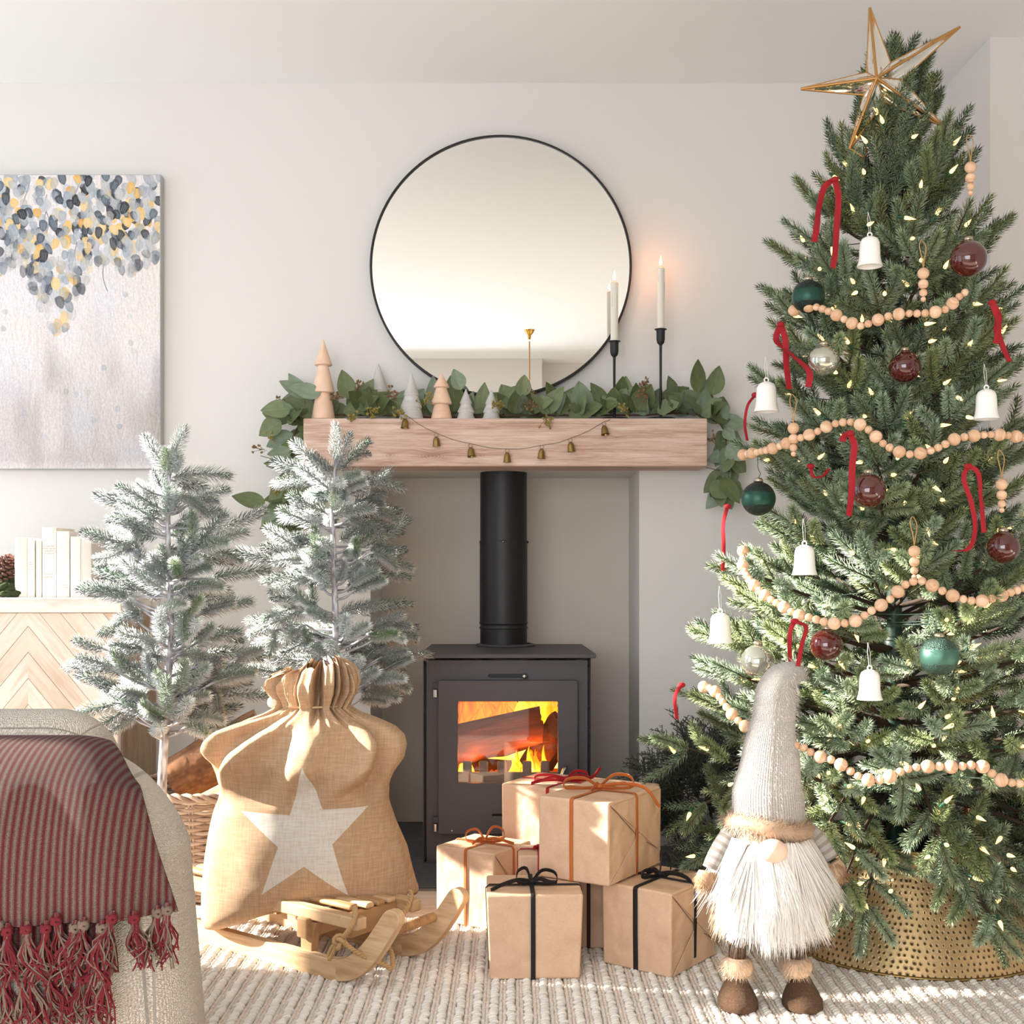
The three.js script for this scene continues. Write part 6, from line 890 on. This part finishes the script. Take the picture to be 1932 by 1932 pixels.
{ // hammered brass collar
  const N = 1024, H = 512, c = document.createElement('canvas'); c.width = N; c.height = H; const x = c.getContext('2d'), b = document.createElement('canvas'); b.width = N; b.height = H; const y = b.getContext('2d'), r = rng(14);
  x.fillStyle = '#bd9f74'; x.fillRect(0, 0, N, H); y.fillStyle = '#808080'; y.fillRect(0, 0, N, H);
  for (let k = 0; k < 260; k++) { x.globalAlpha = 0.05; x.fillStyle = k % 2 ? '#d8bf94' : '#8f7650'; x.beginPath(); x.ellipse(r() * N, r() * H, 30 + r() * 60, 20 + r() * 40, 0, 0, 7); x.fill(); }
  x.globalAlpha = 1;
  for (let i = 0; i < 20; i++) for (let j = 0; j < 32; j++) { const px = (j + (i % 2 ? 0.5 : 0) * 0.6 + (r() - 0.5) * 0.3) * N / 32 % N, py = (i + 0.6 + (r() - 0.5) * 0.25) * H / 20, q = 8.2 * (0.8 + r() * 0.4); for (const dx of [0, N, -N]) { const g = x.createRadialGradient(px + dx, py, 0, px + dx, py, q); g.addColorStop(0, 'rgba(58,46,34,0.9)'); g.addColorStop(0.6, 'rgba(72,58,42,0.75)'); g.addColorStop(1, 'rgba(150,130,92,0)'); x.fillStyle = g; x.fillRect(px + dx - q, py - q, 2 * q, 2 * q); const h = y.createRadialGradient(px + dx, py, 0, px + dx, py, q * 1.25); h.addColorStop(0, 'rgba(0,0,0,1)'); h.addColorStop(0.75, 'rgba(110,110,110,0.5)'); h.addColorStop(0.9, 'rgba(190,190,190,0.6)'); h.addColorStop(1, 'rgba(128,128,128,0)'); y.fillStyle = h; y.fillRect(px + dx - q * 1.3, py - q * 1.3, 2.6 * q, 2.6 * q); } }
  const tx = new THREE.CanvasTexture(c), tb = new THREE.CanvasTexture(b); tx.colorSpace = THREE.SRGBColorSpace; for (const k of [tx, tb]) { k.wrapS = k.wrapT = THREE.RepeatWrapping; k.repeat.set(4, 1); }
  const brass = mat(0xffffff, 0.4, { metalness: 0.8, map: tx, bumpMap: tb, bumpScale: 0.0028 }), rim = mat(0x9c8252, 0.35, { metalness: 0.9 });
  const t = thing('brass_tree_collar', 'hammered brass tree collar around the foot of the Christmas tree', 'tree collar', V(0.905, RUG - 0.001, 0.945));
  const g = new THREE.CylinderGeometry(0.187, 0.293, 0.232, 96, 1, true).translate(0, 0.119, 0); part('collar_wall', g, brass, t);
  part('collar_lining', new THREE.CylinderGeometry(0.185, 0.291, 0.23, 64, 1, true).scale(-1, 1, 1).translate(0, 0.119, 0), mat(0x3b3122, 0.6, { metalness: 0.6 }), t);
  part('top_rim', new THREE.TorusGeometry(0.187, 0.0035, 10, 96).rotateX(Math.PI / 2).translate(0, 0.236, 0), rim, t);
  part('bottom_rim', new THREE.TorusGeometry(0.294, 0.0035, 10, 96).rotateX(Math.PI / 2).translate(0, 0.0035, 0), rim, t);
}

// ---------- what hangs on the tree ----------
{ // mirrored star
  const t = thing('star_topper', 'large five-point mirrored star with gilt edges on top of the Christmas tree', 'tree topper');
  const D = 2.665, c = at(1654, 147, D - 0.035), tips = [[1641, 15, 0], [1811, 51, 0.01], [1778, 237, 0], [1603, 281, -0.01], [1511, 168, -0.02]], ins = [[1680, 119], [1701, 150], [1667.5, 191], [1630, 179], [1636, 137]];
  const T = tips.map(([x, y, z]) => at(x, y, D - z)), I = ins.map(([x, y]) => at(x, y, D)), back = at(1656, 149, D + 0.035);
  const mirror = mat(0xf0eee9, 0.06, { metalness: 1, bumpMap: pixTex(128, 128, (x, y) => grey(vn(x / 26, y / 26, 5, 5, 2) * 255), false), bumpScale: 0.004, side: THREE.DoubleSide }), gilt = mat(0xb88a52, 0.45, { metalness: 0.7 });
  const facet = (a, b, e) => { const g = new Geo(), n = new THREE.Vector3().crossVectors(b.clone().sub(a), e.clone().sub(a)).normalize().multiplyScalar(0.0012), m = a.clone().add(b).add(e).divideScalar(3), s = [a, b, e].map(p => p.clone().lerp(m, 0.03)), u = [[0, 0], [1, 0], [0.5, 1]], i = s.map((p, k) => g.v(p, null, ...u[k])), j = s.map((p, k) => g.v(p.clone().sub(n), null, ...u[k])); g.t(...i); g.t(j[0], j[2], j[1]); for (let k = 0; k < 3; k++) g.q(i[k], j[k], j[(k + 1) % 3], i[(k + 1) % 3]); const q = g.build().toNonIndexed(); q.computeVertexNormals(); return q; };
  const edges = new Geo();
  for (let k = 0; k < 5; k++) { const a = I[(k + 4) % 5], b = I[k]; for (const f of [c, back]) { part('mirror_facet', facet(f, a, T[k]), mirror, t); part('mirror_facet', facet(f, T[k], b), mirror, t); } }
  for (let k = 0; k < 5; k++) for (const [p, q, w] of [[c, T[k], 0.0034], [c, I[k], 0.003], [T[k], I[k], 0.003], [T[k], I[(k + 4) % 5], 0.003], [back, T[k], 0.003]]) edges.tube([p, q], w, w * 0.8, 7);
  part('gilt_frame', edges.build(), gilt, t);
  part('wire_tie', new Geo().tube(curve([T[3], at(1612, 285, D), at(1628, 296, 2.66), at(1636, 288, 2.68), at(1630, 270, 2.7)], 20), 0.0016, 0.0016, 6).build(), gilt, t);
}
const ring = mat(0xb9ad98, 0.3, { metalness: 1 }), thread = mat(0xe9e4da, 0.8), twine = mat(0xb5905f, 0.95);
const ORN = 'ornaments on the Christmas tree';
{ // glass baubles
  const glass = (c, rough, o) => phys(c, rough, o), grainy = pixTex(256, 128, (x, y) => { const v = y / 128; const b = v < 0.36 || v > 0.62; return grey(b ? hash(x, y, 3) * 255 : 128); }, false), gt = (a, b) => pixTex(128, 128, (x, y) => { const v = y / 128, s = v < 0.37 || v > 0.62; const n = hash(x, y, 5); return s ? a.map(k => k * (0.75 + n * 0.4)) : b; });
  const kinds = { red: [glass(0x4a0a09, 0.1, { clearcoat: 1, clearcoatRoughness: 0.03 }), 0], green: [mat(0xffffff, 0.38, { metalness: 0.55, map: gt([36, 52, 48], [34, 74, 62]), bumpMap: grainy, bumpScale: 0.0018 }), 0], pale: [mat(0xffffff, 0.4, { metalness: 0.5, map: gt([70, 98, 88], [72, 112, 98]), bumpMap: grainy, bumpScale: 0.0018 }), 0], silver: [phys(0xb9bcae, 0.07, { metalness: 0.75, clearcoat: 1 }), 1] };
  const ball = (label, px, py, rp, kind, k = 0.97) => {
    const p = onTree(px, py, k), R = rp * (CAMZ - p.z) / FOC, t = thing('bauble', label, 'bauble', p, ORN), [m, ribs] = kinds[kind], g = new THREE.SphereGeometry(R, 40, 28);
    if (ribs) { const q = g.attributes.position; for (let i = 0; i < q.count; i++) { const x = q.getX(i), y = q.getY(i), z = q.getZ(i), s = 1 + 0.012 * Math.cos(Math.atan2(z, x) * 20) * (1 - Math.pow(Math.abs(y) / R, 4)); q.setXYZ(i, x * s, y, z * s); } g.computeVertexNormals(); }
    part('glass_ball', g, m, t); part('cap', lathe([[0.0001, R + 0.009], [0.007, R + 0.008], [0.0095, R + 0.004], [0.0098, R - 0.0025], [0.0001, R - 0.002]], 20), ring, t);
    part('hanger', new Geo().tube(curve([V(0, R + 0.008, 0), V(0.004, R + 0.018, 0), V(0, R + 0.026, 0), V(0, R + 0.055, -0.01)], 14), 0.0008, 0.0008, 5).build(), mat(0x1d4a34, 0.6), t);
  };
  ball('glossy dark red glass bauble high on the right edge of the tree', 1827, 488, 34, 'red', 1);
  ball('frosted dark green bauble behind the topmost bead garland', 1525, 560, 31, 'green', 0.96);
  ball('smoky silver ribbed bauble in the upper left of the tree', 1555, 680, 29, 'silver', 0.96);
  ball('dark red bauble tucked deep near the trunk in the upper half of the tree', 1707, 692, 30, 'red', 0.62);
  ball('glossy red bauble with a red ribbon hanging across its left side', 1638, 926, 33, 'red', 0.98);
  ball('dark green banded bauble at the left edge beside the mantel garland', 1431, 941, 32, 'green', 1);
  ball('dark red bauble by the right border of the picture, half behind needles', 1893, 1033, 30, 'red', 0.9);
  ball('pale sea-green frosted bauble low on the right of the tree', 1772, 1238, 36, 'pale', 1);
  ball('pale silver-gold ribbed bauble left of the gnome hat', 1430, 1248, 32, 'silver', 1);
  ball('darkest red bauble just under the lowest full swag of beads', 1559, 1217, 30, 'red', 0.9);
}
{ // white ceramic bells
  const cer = phys(0xf4f2ee, 0.35, { clearcoat: 0.3 });
  const bell = (label, px, py, k = 1) => {
    const p = onTree(px, py, k), s = (CAMZ - p.z) / FOC, t = thing('white_bell', label, 'bell ornament', p, ORN), q = a => a.map(([r, h]) => [r * s, h * s]);
    part('ceramic_bell', lathe(q([[0.2, 28], [8, 27], [15, 23], [18, 16], [19, 4], [19.5, -10], [21, -20], [23.5, -27], [24, -29], [22.5, -29], [19.5, -20], [17.5, -8], [16.5, 10], [12, 21], [0.2, 24]]), 36), cer, t);
    part('loop', new THREE.TorusGeometry(4 * s, 1.5 * s, 8, 18).translate(0, 31 * s, 0), cer, t);
    part('clapper', move(new THREE.SphereGeometry(3.4 * s, 10, 8), 0, -20 * s, 0), cer, t);
    for (const d of [-1, 1]) part('thread', new Geo().tube([V(d * 1.2 * s, 33 * s, 0), V(d * 2.4 * s, 60 * s, -0.006), V(0, 78 * s, -0.012)], 0.0005, 0.0005, 4).build(), thread, t);
  };
  bell('white ceramic bell hanging highest on the tree, below the star', 1641, 474);
  bell('white ceramic bell at the left edge level with the mantel leaves', 1446, 748);
  bell('white ceramic bell near the right border, above the second bead garland', 1861, 762);
  bell('white ceramic bell in the middle left, over the long bead swag', 1518, 1056);
  bell('white ceramic bell half hidden by needles at the lower left edge', 1359, 1184, 0.97);
  bell('lowest white ceramic bell, right beside the gnome hat', 1641, 1291, 1.02);
}
const beadTex = [woodTex([222, 184, 150], [196, 152, 116], [232, 200, 170], 101, 128, 64), woodTex([230, 192, 160], [206, 162, 128], [238, 208, 180], 102, 128, 64)], beadM = beadTex.map(m => mat(0xffffff, 0.55, { map: m })), beadG = new THREE.SphereGeometry(1, 18, 12);
{ // bead garlands, swag by swag
  const swag = (label, pts, k) => {
    const P = pts.map(([x, y]) => onTree(x, y, k)), c = new THREE.CatmullRomCurve3(P, false, 'centripetal'), len = c.getLength(), t = thing('bead_garland', label, 'bead garland'), pat = [1, 0, 1, 0, 0, 0, 1, 0, 1, 0, 0], r = rng(pts[0][1]);
    let s = 0, i = 0, last = 0; const str = [];
    while (s < len) { const big = pat[i % pat.length], R = big ? 0.0128 : 0.0076 + r() * 0.0008; s += i ? last + R - 0.0004 : 0; if (s >= len) break; const p = c.getPointAt(clamp(s / len, 0, 1)); const b = part('wooden_bead', beadG, beadM[i % 2], t); b.position.copy(p); b.scale.set(R, R * 0.96, R); b.rotation.set(r() * 3, r() * 3, r() * 3); str.push(p); last = R; i++; }
    part('cord', new Geo().tube(str, 0.0012, 0.0012, 5).build(), twine, t);
  };
  swag('topmost wooden bead garland below the upper white bell', [[1498, 586], [1530, 578], [1562, 587], [1600, 606], [1622, 615], [1648, 607], [1668, 599], [1700, 592], [1745, 591], [1785, 583], [1806, 563], [1828, 546]], 0.99);
  swag('second wooden bead garland, level with the mantel beam', [[1402, 858], [1430, 853], [1465, 844], [1500, 830], [1540, 815], [1570, 801], [1610, 797], [1640, 812], [1665, 836], [1690, 850], [1715, 857], [1750, 852], [1780, 840], [1800, 829], [1840, 822], [1880, 820], [1932, 826], [1960, 832]], 1);
  swag('long wooden bead garland dipping through the middle of the tree', [[1402, 1040], [1402, 1070], [1415, 1095], [1445, 1125], [1480, 1146], [1500, 1158], [1530, 1166], [1570, 1176], [1610, 1173], [1640, 1155], [1680, 1130], [1710, 1102], [1738, 1096], [1762, 1106], [1790, 1121], [1820, 1131], [1850, 1134], [1900, 1120], [1945, 1105]], 1);
  swag('lowest wooden bead garland passing behind the gnome hat', [[1328, 1296], [1345, 1301], [1365, 1326], [1385, 1352], [1420, 1380], [1460, 1398], [1512, 1409], [1540, 1425], [1575, 1436], [1605, 1455], [1632, 1470], [1660, 1472], [1700, 1455], [1720, 1449], [1760, 1446], [1800, 1447], [1850, 1445], [1890, 1472], [1940, 1480]], 1);
  const drop = (label, px, py) => { const p = onTree(px, py, 1.01), s = (CAMZ - p.z) / FOC, t = thing('bead_drop', label, 'bead ornament', p, ORN); let y = 0; for (const [k, R] of [11, 9.5, 7.5, 5].entries()) { y -= k ? R : 0; const b = part('wooden_bead', beadG, beadM[k % 2], t); b.scale.setScalar(R * s); b.position.set(0, y * s, 0); y -= R * 0.95; }
    part('twine_loop', new Geo().tube(curve([V(0, 10 * s, 0), V(-2 * s, 26 * s, 0), V(-6 * s, 54 * s, -0.004), V(0, 66 * s, -0.012), V(6 * s, 52 * s, -0.004), V(2 * s, 26 * s, 0), V(0, 10 * s, 0)], 30), 0.0011, 0.0011, 5).build(), twine, t); };
  drop('wooden bead drop on a twine loop at the upper right edge, by the wall corner', 1831, 316);
  drop('wooden bead drop hanging right of the highest white bell', 1742, 516);
  drop('wooden bead drop hanging over the second garland at the left', 1497, 808);
  drop('wooden bead drop near the right border beside a red ribbon', 1890, 914);
  drop('wooden bead drop touching the peak of the long bead garland', 1725, 1040);
}
{ // red velvet ribbons
  const red = phys(0x9c0f1e, 0.8, { sheen: 0.6, sheenRoughness: 0.4, sheenColor: new THREE.Color(0xe0505a) }), W = 0.0128;
  const ribbon = (label, tails, k = 1.02, w = W) => { const t = thing('velvet_ribbon', label, 'ribbon', undefined, 'red velvet ribbons tied on the Christmas tree'); tails.forEach((pts, i) => { const P = pts.map(([x, y], j) => onTree(x, y, k).add(V(0, 0, 0.004 * (i + 1) + j * 0.002))), c = curve(P, 26); part('ribbon_tail', new Geo().strip(c, c.map((p, q) => V(1, 0.15 * Math.sin(q * 0.35 + i), 0.4 * Math.sin(q * 0.2 + i * 2))), w).build(), red, t); });
    const n = onTree(...tails[0][0], k); part('knot', move(new THREE.SphereGeometry(0.0075, 10, 8).scale(1.15, 0.8, 0.9), n.x, n.y, n.z + 0.006), red, t); };
  ribbon('red velvet ribbon with two long tails highest on the left of the tree', [[[1574, 340], [1580, 370], [1576, 440], [1572, 490], [1568, 508]], [[1574, 340], [1556, 352], [1543, 390], [1538, 430], [1533, 460]]]);
  ribbon('red velvet ribbon with a curling second tail left of the silver bauble', [[[1472, 613], [1480, 640], [1482, 690], [1487, 735]], [[1472, 613], [1462, 640], [1490, 670], [1524, 705], [1522, 732]]]);
  ribbon('thin red ribbon looped at the left edge beside the mantel end', [[[1424, 746], [1410, 765], [1404, 800], [1408, 832]]], 1.02, 0.006);
  ribbon('red ribbon hanging in front of the glossy red bauble', [[[1602, 818], [1610, 840], [1606, 880], [1604, 930], [1598, 974]], [[1602, 818], [1590, 824], [1586, 834]]], 1.08);
  ribbon('narrow red ribbon hanging at the left edge below the green bauble', [[[1372, 956], [1364, 985], [1364, 1030], [1362, 1076]]], 1.03, 0.0085);
  ribbon('red ribbon loop with two tails at the right, by the bead drop', [[[1825, 880], [1816, 900], [1830, 950], [1836, 1000], [1822, 1036], [1795, 1040]], [[1825, 880], [1840, 890], [1846, 940], [1851, 1005]]], 1.02, 0.009);
  ribbon('red ribbon twisted down the upper right edge of the tree', [[[1870, 572], [1882, 600], [1878, 625], [1890, 660], [1900, 684]], [[1870, 572], [1880, 612], [1876, 650]]]);
  ribbon('red ribbon loop standing just above the gnome hat', [[[1498, 1172], [1490, 1190], [1488, 1225], [1490, 1258]], [[1498, 1172], [1518, 1182], [1510, 1215], [1502, 1256]]], 1.04, 0.0085);
  ribbon('small red ribbon at the lowest left tips of the tree', [[[1285, 1292], [1273, 1312], [1276, 1356]]], 1.02, 0.008);
  ribbon('short red ribbon curl seen in the gap behind the second garland', [[[1528, 880], [1534, 900], [1550, 899], [1562, 885]]], 0.85, 0.007);
}

scene.traverse(o => { if (o.isMesh) { o.castShadow = true; o.receiveShadow = true; } });
renderer.render(scene, camera);
